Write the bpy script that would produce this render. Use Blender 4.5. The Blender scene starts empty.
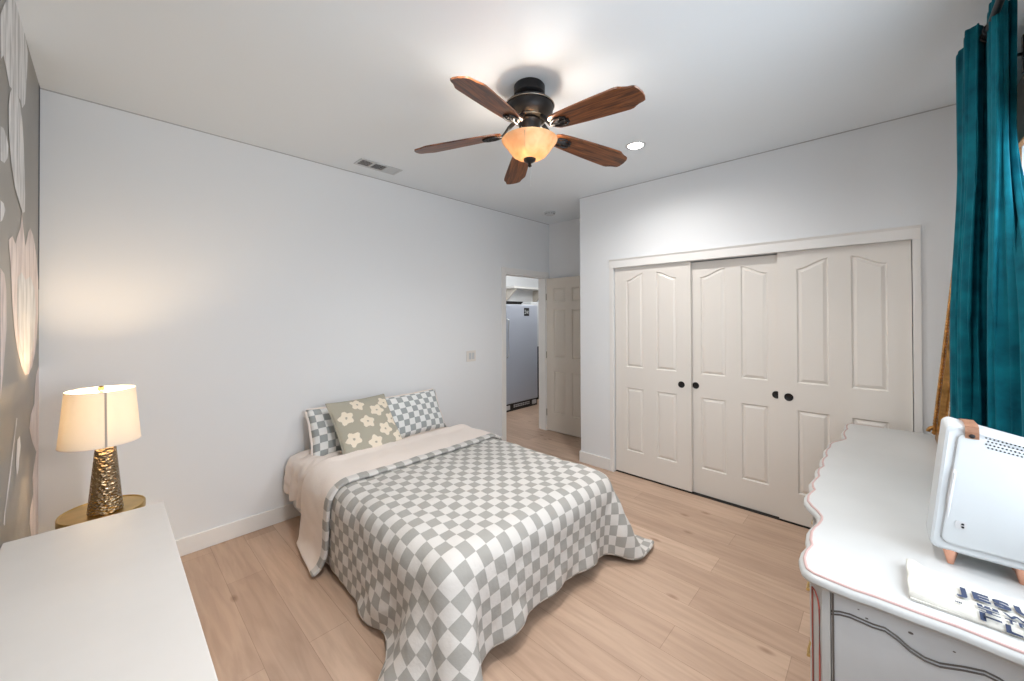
import bpy, bmesh, math, random
import numpy as np
from mathutils import Vector, Matrix

random.seed(7)
S = bpy.context.scene
COL = S.collection
PI = math.pi

# ------------------------------------------------------------------ camera
cd = bpy.data.cameras.new('camera')
cam = bpy.data.objects.new('camera', cd)
COL.objects.link(cam)
S.camera = cam
cd.sensor_fit = 'HORIZONTAL'
cd.sensor_width = 36.0
cd.lens = 387.613 / 1024 * 36.0
cd.shift_y = -(340.5 - 312.9) / 1024
cd.clip_start = 0.02
yaw, pitch, roll = 0.8077, 0.0071, -0.0037
F = Vector((math.sin(yaw) * math.cos(pitch), math.cos(yaw) * math.cos(pitch), math.sin(pitch)))
R0 = Vector((math.cos(yaw), -math.sin(yaw), 0))
U0 = R0.cross(F)
Rv = math.cos(roll) * R0 + math.sin(roll) * U0
Uv = -math.sin(roll) * R0 + math.cos(roll) * U0
cam.matrix_world = Matrix(((Rv.x, Uv.x, -F.x, 0), (Rv.y, Uv.y, -F.y, 0), (Rv.z, Uv.z, -F.z, 1.55), (0, 0, 0, 1)))

# room dimensions (metres)
XL, YA, XC, XB, YE, H = -0.2537, 3.3009, 4.191, 3.481, 2.3235, 2.798
YW = -0.38          # window wall
ZO, ZT = 2.019, 2.10

# ------------------------------------------------------------------ view, world, lights
S.view_settings.view_transform = 'Standard'
S.view_settings.look = 'None'
S.view_settings.gamma = 1.0
S.view_settings.use_curve_mapping = False
S.view_settings.exposure = 0.54
try:
    S.cycles.max_bounces = 10
    S.cycles.diffuse_bounces = 6
    S.cycles.glossy_bounces = 4
    S.cycles.transmission_bounces = 6
    S.cycles.transparent_max_bounces = 8
    S.cycles.sample_clamp_indirect = 4.0
    S.cycles.use_denoising = True
except Exception:
    pass

W = bpy.data.worlds.new('daylight')
S.world = W
W.use_nodes = True
W.node_tree.nodes['Background'].inputs[0].default_value = (0.75, 0.87, 1.0, 1)
W.node_tree.nodes['Background'].inputs[1].default_value = 1.0


def light(name, kind, loc, energy, color=(1, 1, 1), rot=None, **kw):
    d = bpy.data.lights.new(name, kind)
    d.energy = energy
    d.color = color
    for k, v in kw.items():
        setattr(d, k, v)
    o = bpy.data.objects.new(name, d)
    COL.objects.link(o)
    o.location = loc
    if rot:
        o.rotation_euler = rot
    return o


# daylight through the window in the wall beside the camera
light('window_daylight', 'AREA', (1.32, YW - 0.20, 1.6), 40, (0.84, 0.92, 1.0), (PI / 2, 0, 0), shape='RECTANGLE', size=2.2, size_y=1.3)
# recessed cans: the first is in view, the other two are added unseen fill
WARM = (1.0, 0.965, 0.93)
CANS = [(2.685, 1.304), (0.85, 1.05), (1.72, 0.30)]

# ------------------------------------------------------------------ mesh helpers


def obj(name, bm, mats, parent=None, smooth=False, **props):
    me = bpy.data.meshes.new(name)
    bmesh.ops.recalc_face_normals(bm, faces=bm.faces) if props.pop('recalc', True) else None
    bm.to_mesh(me)
    bm.free()
    return mobj(name, me, mats, parent, smooth, **props)


def mobj(name, me, mats, parent=None, smooth=False, **props):
    if not isinstance(mats, (list, tuple)):
        mats = [mats]
    for m in mats:
        me.materials.append(m)
    if smooth:
        for p in me.polygons:
            p.use_smooth = True
        if smooth != 'all':
            try:
                me.set_sharp_from_angle(angle=math.radians(40 if smooth is True else smooth))
            except Exception:
                pass
    o = bpy.data.objects.new(name, me)
    COL.objects.link(o)
    if parent is not None:
        o.parent = parent
        base = parent
        while base.parent is not None:
            base = base.parent
        if base.type == 'EMPTY':
            me.transform(Matrix.Translation(-Vector(base.location)))
    for k, v in props.items():
        o[k] = v
    return o


def thing(name, label, cat, loc, group=None):
    o = bpy.data.objects.new(name, None)
    COL.objects.link(o)
    o.empty_display_size = 0.1
    o.location = loc
    o['label'] = label
    o['category'] = cat
    if group:
        o['group'] = group
    return o


def struct(name, bm, mats, parent=None, smooth=False):
    o = obj(name, bm, mats, parent, smooth)
    if parent is None:
        o['kind'] = 'structure'
    return o


def box(bm, x0, x1, y0, y1, z0, z1, mi=0, bev=0.0, seg=2):
    vs = [bm.verts.new(p) for p in ((x0, y0, z0), (x1, y0, z0), (x1, y1, z0), (x0, y1, z0), (x0, y0, z1), (x1, y0, z1), (x1, y1, z1), (x0, y1, z1))]
    fs = [bm.faces.new([vs[i] for i in q]) for q in ((3, 2, 1, 0), (4, 5, 6, 7), (0, 1, 5, 4), (1, 2, 6, 5), (2, 3, 7, 6), (3, 0, 4, 7))]
    for f in fs:
        f.material_index = mi
    if bev > 0:
        es = set(e for f in fs for e in f.edges)
        r = bmesh.ops.bevel(bm, geom=list(es), offset=bev, segments=seg, profile=0.5, affect='EDGES')
        for f in r['faces']:
            f.material_index = mi
    return vs


def lathe(bm, prof, cx, cy, n=32, mi=0, cap=True):
    rings = []
    for r, z in prof:
        if r < 1e-5:
            rings.append([bm.verts.new((cx, cy, z))])
        else:
            rings.append([bm.verts.new((cx + r * math.cos(2 * PI * i / n), cy + r * math.sin(2 * PI * i / n), z)) for i in range(n)])
    for a, b in zip(rings, rings[1:]):
        for i in range(n):
            j = (i + 1) % n
            if len(a) == 1 and len(b) == 1:
                continue
            if len(a) == 1:
                f = bm.faces.new((a[0], b[i], b[j]))
            elif len(b) == 1:
                f = bm.faces.new((a[i], b[0], a[j]))
            else:
                f = bm.faces.new((a[i], a[j], b[j], b[i]))
            f.material_index = mi
    if cap:
        for ring in (rings[0], rings[-1]):
            if len(ring) > 2:
                bm.faces.new(ring).material_index = mi


def tube(bm, pts, r, n=8, mi=0, cap=True, closed=False):
    pts = [Vector(p) for p in pts]
    rs = r if isinstance(r, (list, tuple)) else [r] * len(pts)
    rings = []
    up = Vector((0, 0, 1))
    N = len(pts)
    for i, p in enumerate(pts):
        if closed:
            t = (pts[(i + 1) % N] - pts[i - 1]).normalized()
        else:
            t = (pts[min(i + 1, N - 1)] - pts[max(i - 1, 0)]).normalized()
        a = up.cross(t)
        if a.length < 1e-3:
            a = Vector((1, 0, 0)).cross(t)
        a.normalize()
        b = t.cross(a)
        rings.append([bm.verts.new(p + rs[i] * (math.cos(2 * PI * k / n) * a + math.sin(2 * PI * k / n) * b)) for k in range(n)])
    prs = list(zip(rings, rings[1:]))
    if closed:
        prs.append((rings[-1], rings[0]))
    for A, B in prs:
        for k in range(n):
            bm.faces.new((A[k], A[(k + 1) % n], B[(k + 1) % n], B[k])).material_index = mi
    if cap and not closed:
        bm.faces.new(rings[0]).material_index = mi
        bm.faces.new(rings[-1]).material_index = mi


def prism(bm, poly, fn0, fn1, mi=0):
    """closed prism between two placements of a 2-D polygon"""
    a = [bm.verts.new(fn0(*p)) for p in poly]
    b = [bm.verts.new(fn1(*p)) for p in poly]
    n = len(poly)
    bm.faces.new(a).material_index = mi
    bm.faces.new(b[::-1]).material_index = mi
    for i in range(n):
        bm.faces.new((a[i], a[(i + 1) % n], b[(i + 1) % n], b[i])).material_index = mi


def loft(bm, rings, mi=0, capa=True, capb=True, closed=True):
    vs = [[bm.verts.new(p) for p in r] for r in rings]
    n = len(rings[0])
    for A, B in zip(vs, vs[1:]):
        for k in range(n if closed else n - 1):
            bm.faces.new((A[k], A[(k + 1) % n], B[(k + 1) % n], B[k])).material_index = mi
    if capa:
        bm.faces.new(vs[0]).material_index = mi
    if capb:
        bm.faces.new(vs[-1][::-1]).material_index = mi
    return vs


def rrect(x0, x1, y0, y1, r, n=6):
    out = []
    for cx, cy, a0 in ((x1 - r, y1 - r, 0), (x0 + r, y1 - r, 90), (x0 + r, y0 + r, 180), (x1 - r, y0 + r, 270)):
        for i in range(n + 1):
            a = math.radians(a0 + 90 * i / n)
            out.append((cx + r * math.cos(a), cy + r * math.sin(a)))
    return out


B = bmesh.new

# ------------------------------------------------------------------ materials


def mat(name, col, rough=0.5, metal=0.0, bump=0.0, bscale=60.0, var=0.0, vscale=6.0, **kw):
    m = bpy.data.materials.new(name)
    m.use_nodes = True
    nt = m.node_tree
    p = nt.nodes['Principled BSDF']
    p.inputs['Base Color'].default_value = (*col, 1)
    p.inputs['Roughness'].default_value = rough
    p.inputs['Metallic'].default_value = metal
    for k, v in kw.items():
        p.inputs[k.replace('_', ' ')].default_value = v
    tc = nt.nodes.new('ShaderNodeTexCoord')
    if var > 0:
        n = nt.nodes.new('ShaderNodeTexNoise')
        n.inputs['Scale'].default_value = vscale
        n.inputs['Detail'].default_value = 3
        nt.links.new(tc.outputs['Object'], n.inputs['Vector'])
        r = nt.nodes.new('ShaderNodeValToRGB')
        r.color_ramp.elements[0].position = 0.3
        r.color_ramp.elements[1].position = 0.7
        r.color_ramp.elements[0].color = (*[max(0, c * (1 - var)) for c in col], 1)
        r.color_ramp.elements[1].color = (*[min(1, c * (1 + var)) for c in col], 1)
        nt.links.new(n.outputs['Fac'], r.inputs[0])
        nt.links.new(r.outputs[0], p.inputs['Base Color'])
    if bump > 0:
        n = nt.nodes.new('ShaderNodeTexNoise')
        n.inputs['Scale'].default_value = bscale
        n.inputs['Detail'].default_value = 4
        nt.links.new(tc.outputs['Object'], n.inputs['Vector'])
        b = nt.nodes.new('ShaderNodeBump')
        b.inputs['Strength'].default_value = bump
        b.inputs['Distance'].default_value = 0.01
        nt.links.new(n.outputs['Fac'], b.inputs['Height'])
        nt.links.new(b.outputs[0], p.inputs['Normal'])
    return m


def emit(name, col, strength):
    m = bpy.data.materials.new(name)
    m.use_nodes = True
    p = m.node_tree.nodes['Principled BSDF']
    p.inputs['Base Color'].default_value = (*col, 1)
    p.inputs['Emission Color'].default_value = (*col, 1)
    p.inputs['Emission Strength'].default_value = strength
    return m


M = {}
M['wall'] = mat('wall_paint', (0.77, 0.785, 0.80), 0.75, bump=0.06, bscale=220)
M['ceil'] = mat('ceiling_paint', (0.745, 0.79, 0.825), 0.85, bump=0.05, bscale=200)
M['trim'] = mat('trim_paint', (0.80, 0.785, 0.765), 0.4)
M['door'] = mat('door_paint', (0.745, 0.71, 0.665), 0.42)
M['door2'] = mat('entry_door_paint', (0.66, 0.61, 0.54), 0.42)
M['black'] = mat('black_metal', (0.012, 0.011, 0.012), 0.42, 0.3)
M['dark'] = mat('dark_void', (0.02, 0.018, 0.016), 0.9)
M['ceil_line'] = mat('grey_line', (0.45, 0.45, 0.45), 0.9)
M['brass'] = mat('hinge_metal', (0.35, 0.32, 0.27), 0.35, 0.9)
M['white_lacquer'] = mat('white_lacquer', (0.70, 0.675, 0.65), 0.35, var=0.02)
M['white_plastic'] = mat('white_plastic', (0.54, 0.565, 0.58), 0.35)
M['dresser'] = mat('painted_dresser', (0.485, 0.49, 0.485), 0.38, var=0.025, vscale=5)
M['dresser_grey'] = mat('dresser_side_grey', (0.50, 0.51, 0.52), 0.5, var=0.06, vscale=7)
M['pink'] = mat('rose_paint_line', (0.46, 0.31, 0.29), 0.5)
M['red'] = mat('red_paint_line', (0.42, 0.10, 0.075), 0.5)
M['groove'] = mat('dark_groove', (0.10, 0.085, 0.075), 0.5)
M['gold'] = mat('gold_metal', (0.62, 0.43, 0.17), 0.28, 1.0, var=0.12, vscale=12)
M['gilt'] = mat('gilt_frame', (0.42, 0.22, 0.07), 0.38, 0.75, bump=0.6, bscale=45, var=0.35, vscale=30)
M['rose'] = mat('rose_gold', (0.80, 0.42, 0.29), 0.2, 1.0)
M['leather'] = mat('tan_leather', (0.44, 0.24, 0.15), 0.55, bump=0.2, bscale=150)
M['mirror'] = mat('mirror_glass', (0.9, 0.9, 0.9), 0.02, 1.0)
M['wood_trim'] = mat('window_wood', (0.30, 0.14, 0.05), 0.45, var=0.25, vscale=9)
M['fridge'] = mat('freezer_steel', (0.40, 0.43, 0.50), 0.38, 0.35)
M['grey_plastic'] = mat('grey_plastic', (0.55, 0.55, 0.56), 0.4)
M['sheet'] = mat('white_sheet', (0.80, 0.72, 0.665), 0.9, bump=0.15, bscale=40)
M['mattress'] = mat('mattress_ticking', (0.62, 0.59, 0.56), 0.9, var=0.2, vscale=25)
M['bedframe'] = mat('dark_bed_frame', (0.03, 0.025, 0.022), 0.6)
M['cushion_base'] = mat('sage_fabric', (0.40, 0.375, 0.305), 0.95, bump=0.3, bscale=160)
M['cushion_flower'] = mat('cream_print', (0.80, 0.71, 0.58), 0.95, bump=0.3, bscale=160)
M['tote'] = mat('cream_canvas', (0.50, 0.485, 0.44), 0.95, bump=0.35, bscale=60)
M['navy'] = mat('navy_print', (0.022, 0.034, 0.075), 0.9)
M['bulb'] = emit('lamp_bulb', (1.0, 0.86, 0.62), 12.0)
M['can'] = emit('downlight_lens', (1.0, 0.95, 0.87), 14.0)
M['vent_dark'] = mat('duct_dark', (0.06, 0.07, 0.065), 0.8)


def m_floor():
    m = bpy.data.materials.new('oak_plank_floor')
    m.use_nodes = True
    nt = m.node_tree
    N, L = nt.nodes, nt.links
    p = N['Principled BSDF']
    p.inputs['Roughness'].default_value = 0.42
    tc = N.new('ShaderNodeTexCoord')
    mp = N.new('ShaderNodeMapping')
    mp.inputs['Rotation'].default_value = (0, 0, PI / 2)
    mp.inputs['Location'].default_value = (0.31, 0.07, 0)
    L.new(tc.outputs['Object'], mp.inputs['Vector'])
    br = N.new('ShaderNodeTexBrick')
    br.offset = 0.37
    br.inputs['Scale'].default_value = 1.0
    br.inputs['Brick Width'].default_value = 1.22
    br.inputs['Row Height'].default_value = 0.185
    br.inputs['Mortar Size'].default_value = 0.0011
    br.inputs['Mortar Smooth'].default_value = 0.2
    br.inputs['Color1'].default_value = (0.44, 0.305, 0.222, 1)
    br.inputs['Color2'].default_value = (0.55, 0.395, 0.295, 1)
    br.inputs['Mortar'].default_value = (0.30, 0.20, 0.14, 1)
    L.new(mp.outputs[0], br.inputs['Vector'])
    # grain stretched along the plank
    mg = N.new('ShaderNodeMapping')
    mg.inputs['Scale'].default_value = (9, 0.9, 1)
    L.new(tc.outputs['Object'], mg.inputs['Vector'])
    ng = N.new('ShaderNodeTexNoise')
    ng.inputs['Scale'].default_value = 3.0
    ng.inputs['Detail'].default_value = 6
    ng.inputs['Distortion'].default_value = 0.6
    L.new(mg.outputs[0], ng.inputs['Vector'])
    rg = N.new('ShaderNodeValToRGB')
    rg.color_ramp.elements[0].position = 0.32
    rg.color_ramp.elements[0].color = (0.88, 0.865, 0.85, 1)
    rg.color_ramp.elements[1].position = 0.62
    rg.color_ramp.elements[1].color = (1.06, 1.06, 1.06, 1)
    L.new(ng.outputs['Fac'], rg.inputs[0])
    mx = N.new('ShaderNodeMix')
    mx.data_type = 'RGBA'
    mx.blend_type = 'MULTIPLY'
    mx.inputs[0].default_value = 1.0
    L.new(br.outputs['Color'], mx.inputs[6])
    L.new(rg.outputs[0], mx.inputs[7])
    # knots
    mk = N.new('ShaderNodeMapping')
    mk.inputs['Scale'].default_value = (3.4, 1.5, 1)
    L.new(tc.outputs['Object'], mk.inputs['Vector'])
    vk = N.new('ShaderNodeTexVoronoi')
    vk.inputs['Scale'].default_value = 1.6
    L.new(mk.outputs[0], vk.inputs['Vector'])
    rk = N.new('ShaderNodeValToRGB')
    rk.color_ramp.elements[0].position = 0.03
    rk.color_ramp.elements[0].color = (0.52, 0.43, 0.36, 1)
    rk.color_ramp.elements[1].position = 0.11
    rk.color_ramp.elements[1].color = (1, 1, 1, 1)
    L.new(vk.outputs['Distance'], rk.inputs[0])
    m2 = N.new('ShaderNodeMix')
    m2.data_type = 'RGBA'
    m2.blend_type = 'MULTIPLY'
    m2.inputs[0].default_value = 0.8
    L.new(mx.outputs[2], m2.inputs[6])
    L.new(rk.outputs[0], m2.inputs[7])
    L.new(m2.outputs[2], p.inputs['Base Color'])
    b = N.new('ShaderNodeBump')
    b.inputs['Strength'].default_value = 0.15
    b.inputs['Distance'].default_value = 0.002
    L.new(br.outputs['Fac'], b.inputs['Height'])
    b.invert = True
    L.new(b.outputs[0], p.inputs['Normal'])
    return m


M['floor'] = m_floor()


def m_checker(name, size, c1, c2, bscale=26, bump=0.35):
    m = bpy.data.materials.new(name)
    m.use_nodes = True
    nt = m.node_tree
    N, L = nt.nodes, nt.links
    p = N['Principled BSDF']
    p.inputs['Roughness'].default_value = 0.92
    uv = N.new('ShaderNodeUVMap')
    uv.uv_map = 'UVMap'
    ad = N.new('ShaderNodeVectorMath')
    ad.operation = 'ADD'
    ad.inputs[1].default_value = (10 * size, 10 * size, 0.5 * size)
    L.new(uv.outputs[0], ad.inputs[0])
    ck = N.new('ShaderNodeTexChecker')
    ck.inputs['Scale'].default_value = 1.0 / size
    ck.inputs['Color1'].default_value = (*c1, 1)
    ck.inputs['Color2'].default_value = (*c2, 1)
    L.new(ad.outputs[0], ck.inputs['Vector'])
    L.new(ck.outputs['Color'], p.inputs['Base Color'])
    n = N.new('ShaderNodeTexNoise')
    n.inputs['Scale'].default_value = bscale
    n.inputs['Detail'].default_value = 3
    L.new(uv.outputs[0], n.inputs['Vector'])
    b = N.new('ShaderNodeBump')
    b.inputs['Strength'].default_value = bump
    b.inputs['Distance'].default_value = 0.012
    L.new(n.outputs['Fac'], b.inputs['Height'])
    L.new(b.outputs[0], p.inputs['Normal'])
    return m


CK = 0.0567
M['checker'] = m_checker('checked_cotton', CK, (0.35, 0.342, 0.32), (0.62, 0.60, 0.575))
M['checker_pillow'] = m_checker('checked_pillow_cotton', 0.055, (0.36, 0.385, 0.385), (0.80, 0.81, 0.80))


def m_walnut():
    m = bpy.data.materials.new('walnut_blade')
    m.use_nodes = True
    nt = m.node_tree
    N, L = nt.nodes, nt.links
    p = N['Principled BSDF']
    p.inputs['Roughness'].default_value = 0.33
    uv = N.new('ShaderNodeUVMap')
    uv.uv_map = 'UVMap'
    mp = N.new('ShaderNodeMapping')
    mp.inputs['Scale'].default_value = (3.0, 38, 1)
    L.new(uv.outputs[0], mp.inputs['Vector'])
    n = N.new('ShaderNodeTexNoise')
    n.inputs['Scale'].default_value = 1.6
    n.inputs['Detail'].default_value = 5
    n.inputs['Distortion'].default_value = 1.2
    L.new(mp.outputs[0], n.inputs['Vector'])
    r = N.new('ShaderNodeValToRGB')
    r.color_ramp.elements[0].position = 0.35
    r.color_ramp.elements[0].color = (0.045, 0.014, 0.006, 1)
    r.color_ramp.elements[1].position = 0.68
    r.color_ramp.elements[1].color = (0.25, 0.085, 0.028, 1)
    L.new(n.outputs['Fac'], r.inputs[0])
    L.new(r.outputs[0], p.inputs['Base Color'])
    return m


M['walnut'] = m_walnut()


def m_velvet():
    m = bpy.data.materials.new('teal_velvet')
    m.use_nodes = True
    nt = m.node_tree
    N, L = nt.nodes, nt.links
    p = N['Principled BSDF']
    p.inputs['Roughness'].default_value = 0.75
    p.inputs['Specular IOR Level'].default_value = 0.1
    p.inputs['Sheen Weight'].default_value = 0.2
    p.inputs['Sheen Roughness'].default_value = 0.35
    p.inputs['Sheen Tint'].default_value = (0.25, 0.8, 0.95, 1)
    tc = N.new('ShaderNodeTexCoord')
    n = N.new('ShaderNodeTexNoise')
    n.inputs['Scale'].default_value = 16
    n.inputs['Detail'].default_value = 4
    L.new(tc.outputs['Object'], n.inputs['Vector'])
    r = N.new('ShaderNodeValToRGB')
    r.color_ramp.elements[0].position = 0.3
    r.color_ramp.elements[0].color = (0.0, 0.055, 0.082, 1)
    r.color_ramp.elements[1].position = 0.7
    r.color_ramp.elements[1].color = (0.002, 0.12, 0.16, 1)
    L.new(n.outputs['Fac'], r.inputs[0])
    L.new(r.outputs[0], p.inputs['Base Color'])
    return m


M['velvet'] = m_velvet()


def m_hammered():
    m = mat('hammered_bronze', (0.36, 0.27, 0.17), 0.22, 1.0)
    nt = m.node_tree
    N, L = nt.nodes, nt.links
    tc = N.new('ShaderNodeTexCoord')
    mp = N.new('ShaderNodeMapping')
    mp.inputs['Scale'].default_value = (1, 1, 1.5)
    L.new(tc.outputs['Object'], mp.inputs['Vector'])
    v = N.new('ShaderNodeTexVoronoi')
    v.inputs['Scale'].default_value = 62
    L.new(mp.outputs[0], v.inputs['Vector'])
    b = N.new('ShaderNodeBump')
    b.inputs['Strength'].default_value = 0.9
    b.inputs['Distance'].default_value = 0.008
    L.new(v.outputs['Distance'], b.inputs['Height'])
    L.new(b.outputs[0], N['Principled BSDF'].inputs['Normal'])
    return m


M['hammered'] = m_hammered()


def m_translucent(name, col, mixf=0.45, glow=0.0, swirl=None):
    m = bpy.data.materials.new(name)
    m.use_nodes = True
    nt = m.node_tree
    N, L = nt.nodes, nt.links
    N.remove(N['Principled BSDF'])
    out = N['Material Output']
    d = N.new('ShaderNodeBsdfDiffuse')
    d.inputs[0].default_value = (*col, 1)
    t = N.new('ShaderNodeBsdfTranslucent')
    t.inputs[0].default_value = (*col, 1)
    if swirl:
        tc = N.new('ShaderNodeTexCoord')
        n = N.new('ShaderNodeTexNoise')
        n.inputs['Scale'].default_value = 9
        n.inputs['Detail'].default_value = 3
        n.inputs['Distortion'].default_value = 1.5
        L.new(tc.outputs['Object'], n.inputs['Vector'])
        r = N.new('ShaderNodeValToRGB')
        r.color_ramp.elements[0].position = 0.3
        r.color_ramp.elements[1].position = 0.72
        r.color_ramp.elements[0].color = (*swirl, 1)
        r.color_ramp.elements[1].color = (*col, 1)
        L.new(n.outputs['Fac'], r.inputs[0])
        L.new(r.outputs[0], d.inputs[0])
        L.new(r.outputs[0], t.inputs[0])
    mx = N.new('ShaderNodeMixShader')
    mx.inputs[0].default_value = mixf
    L.new(d.outputs[0], mx.inputs[1])
    L.new(t.outputs[0], mx.inputs[2])
    L.new(mx.outputs[0], out.inputs[0])
    return m


M['shade'] = m_translucent('linen_shade', (0.86, 0.81, 0.73), 0.22)
M['shade_seam'] = mat('shade_seam', (0.45, 0.40, 0.36), 0.9)
M['amber'] = m_translucent('amber_glass', (0.84, 0.66, 0.45), 0.30, swirl=(0.72, 0.47, 0.26))


def m_pane():
    m = bpy.data.materials.new('window_glass')
    m.use_nodes = True
    nt = m.node_tree
    N, L = nt.nodes, nt.links
    N.remove(N['Principled BSDF'])
    t = N.new('ShaderNodeBsdfTransparent')
    g = N.new('ShaderNodeBsdfGlossy')
    g.inputs['Roughness'].default_value = 0.02
    mx = N.new('ShaderNodeMixShader')
    mx.inputs[0].default_value = 0.06
    L.new(t.outputs[0], mx.inputs[1])
    L.new(g.outputs[0], mx.inputs[2])
    L.new(mx.outputs[0], N['Material Output'].inputs[0])
    return m


M['pane'] = m_pane()


def m_petal(name, c0, c1):
    m = bpy.data.materials.new(name)
    m.use_nodes = True
    nt = m.node_tree
    N, L = nt.nodes, nt.links
    p = N['Principled BSDF']
    p.inputs['Roughness'].default_value = 0.45
    tc = N.new('ShaderNodeTexCoord')
    mp = N.new('ShaderNodeMapping')
    mp.inputs['Scale'].default_value = (1, 14, 2.2)
    L.new(tc.outputs['Object'], mp.inputs['Vector'])
    n = N.new('ShaderNodeTexNoise')
    n.inputs['Scale'].default_value = 2.0
    n.inputs['Detail'].default_value = 4
    L.new(mp.outputs[0], n.inputs['Vector'])
    r = N.new('ShaderNodeValToRGB')
    r.color_ramp.elements[0].position = 0.32
    r.color_ramp.elements[0].color = (*c0, 1)
    r.color_ramp.elements[1].position = 0.6
    r.color_ramp.elements[1].color = (*c1, 1)
    L.new(n.outputs['Fac'], r.inputs[0])
    L.new(r.outputs[0], p.inputs['Base Color'])
    return m


M['mural'] = mat('mural_ground', (0.215, 0.195, 0.165), 0.33, var=0.12, vscale=3)
M['petal_white'] = m_petal('mural_white_petal', (0.42, 0.41, 0.40), (0.78, 0.77, 0.76))
M['petal_pink'] = m_petal('mural_pink_petal', (0.50, 0.41, 0.385), (0.80, 0.70, 0.66))
M['seam_shade'] = mat('mural_seam_shade', (0.05, 0.055, 0.075), 0.6)

# ------------------------------------------------------------------ room shell
bm = B()
box(bm, XL - 0.1, 7.6, YW - 0.1, 7.6, -0.1, 0.0)
struct('floor', bm, M['floor'])
bm = B()
box(bm, XL - 0.1, 7.6, YW - 0.1, 7.6, H, H + 0.1)
struct('ceiling', bm, M['ceil'])

# mural wall on the left: petals are part of the printed wall
bm = B()
box(bm, XL - 0.1, XL, YW - 0.1, YA + 0.12, 0, H)


def petal(pts, mi, d):
    f = bm.faces.new([bm.verts.new((XL + d, y, z)) for y, z in pts])
    f.material_index = mi


def pix(x, y):
    """where the line of sight through a photo point meets the mural wall"""
    r = F + Rv * ((x - 512) / 387.613) - Uv * ((y - 312.9) / 387.613)
    t = XL / r.x
    return (r.y * t, 1.55 + r.z * t)


PET = [
    (1, 0.0010, [(0, 14), (4, 4), (8, -4), (13, -2), (17, 5), (21, 18), (25, 36), (27.5, 52), (27, 68), (26, 82), (25.5, 96), (24.5, 104), (22, 108), (20, 100), (17, 95), (13, 90), (9, 86), (6, 70), (3, 55), (0, 60)]),
    (1, 0.0016, [(9.5, 92), (12, 88), (14.5, 88.5), (17, 95), (19.5, 104), (21.5, 118), (23, 140), (24, 170), (24.5, 195), (24, 212), (22, 213), (18, 200), (14, 186), (11, 165), (9, 145), (8, 122), (8, 105)]),
    (1, 0.0010, [(0, 126), (3, 128), (6, 136), (8, 146), (7, 158), (4, 163), (0, 160)]),
    (1, 0.0010, [(0, 200), (3, 203), (5, 210), (2, 220), (0, 222)]),
    (2, 0.0010, [(8, 240), (12, 236), (15, 244), (17, 236), (20, 228), (21.5, 212), (23, 228), (25, 246), (28, 232), (30, 228), (33, 236), (36, 254), (38, 282), (38, 310), (37, 330), (35, 352), (32, 366), (28.5, 374), (25, 375), (21, 366), (17, 350), (14, 330), (12, 305), (11, 280), (10, 262)]),
    (1, 0.0016, [(17, 278), (21, 272), (25, 280), (30, 276), (34, 290), (35.5, 312), (33, 340), (30, 360), (27, 367), (23, 358), (19, 338), (16.5, 312)]),
    (2, 0.0010, [(36, 374), (38.4, 366), (40, 384), (40.3, 440), (40.3, 500), (40.3, 533), (31, 536), (29, 524), (30, 508), (33, 494), (32, 478), (34, 464), (36, 452), (32, 442), (29, 428), (30.5, 414), (34, 404), (34.5, 390)]),
    (1, 0.0010, [(16, 452), (17, 440), (19.5, 436), (20.5, 446), (19, 458), (18, 470), (16.5, 476), (15.5, 466)]),
    (1, 0.0010, [(3, 524), (4, 512), (9, 474), (16, 418), (17, 418), (10.2, 476), (5, 514), (4.2, 526)]),
    (2, 0.0010, [(0, 268), (4, 274), (6, 290), (6, 330), (3, 370), (0, 400)]),
]
for mi, d, pts in PET:
    petal([pix(x, y) for x, y in pts], mi, d)
petal([(3.24, 1.7), (3.299, 1.7), (3.299, H), (3.24, H)], 3, 0.0006)  # dark strip paints the shadow line at the wallpaper's end seam
struct('wall_left', bm, [M['mural'], M['petal_white'], M['petal_pink'], M['seam_shade']])

# bed wall with the entry door opening
DX0, DX1, DZ = 3.330, 4.122, 2.072
bm = B()
box(bm, XL - 0.1, DX0, YA, YA + 0.12, 0, H)
box(bm, DX0, DX1, YA, YA + 0.12, DZ, H)
box(bm, DX1, 7.6, YA, YA + 0.12, 0, H)
struct('wall_back', bm, M['wall'])
# closet wall
CY0, CY1 = -0.137, 1.933
bm = B()
box(bm, XB, XB + 0.11, CY1, YE, 0, H)
box(bm, XB, XB + 0.11, CY0, CY1, ZO, H)
box(bm, XB, XB + 0.11, YW - 0.1, CY0, 0, H)
box(bm, XB + 0.11, XC + 0.1, YE - 0.11, YE, 0, H)
struct('wall_right', bm, M['wall'])
bm = B()
box(bm, XC, XC + 0.1, YE, YA, 0, H)
struct('wall_alcove', bm, M['wall'])
# closet back
bm = B()
box(bm, XC - 0.05, XC + 0.05, YW - 0.1, YE - 0.11, 0, H)
box(bm, XB + 0.11, XC - 0.05, CY1 + 0.12, CY1 + 0.14, 0, H)
box(bm, XB + 0.11, XC - 0.05, CY0 - 0.16, CY0 - 0.14, 0, H)
struct('wall_closet', bm, M['wall'])
# window wall
WX0, WX1, WZ0, WZ1 = 0.30, 2.36, 0.95, 2.17
bm = B()
box(bm, XL - 0.1, WX0, YW - 0.12, YW, 0, H)
box(bm, WX1, XB, YW - 0.12, YW, 0, H)
box(bm, WX0, WX1, YW - 0.12, YW, 0, WZ0)
box(bm, WX0, WX1, YW - 0.12, YW, WZ1, H)
struct('wall_front', bm, M['wall'])

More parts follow.
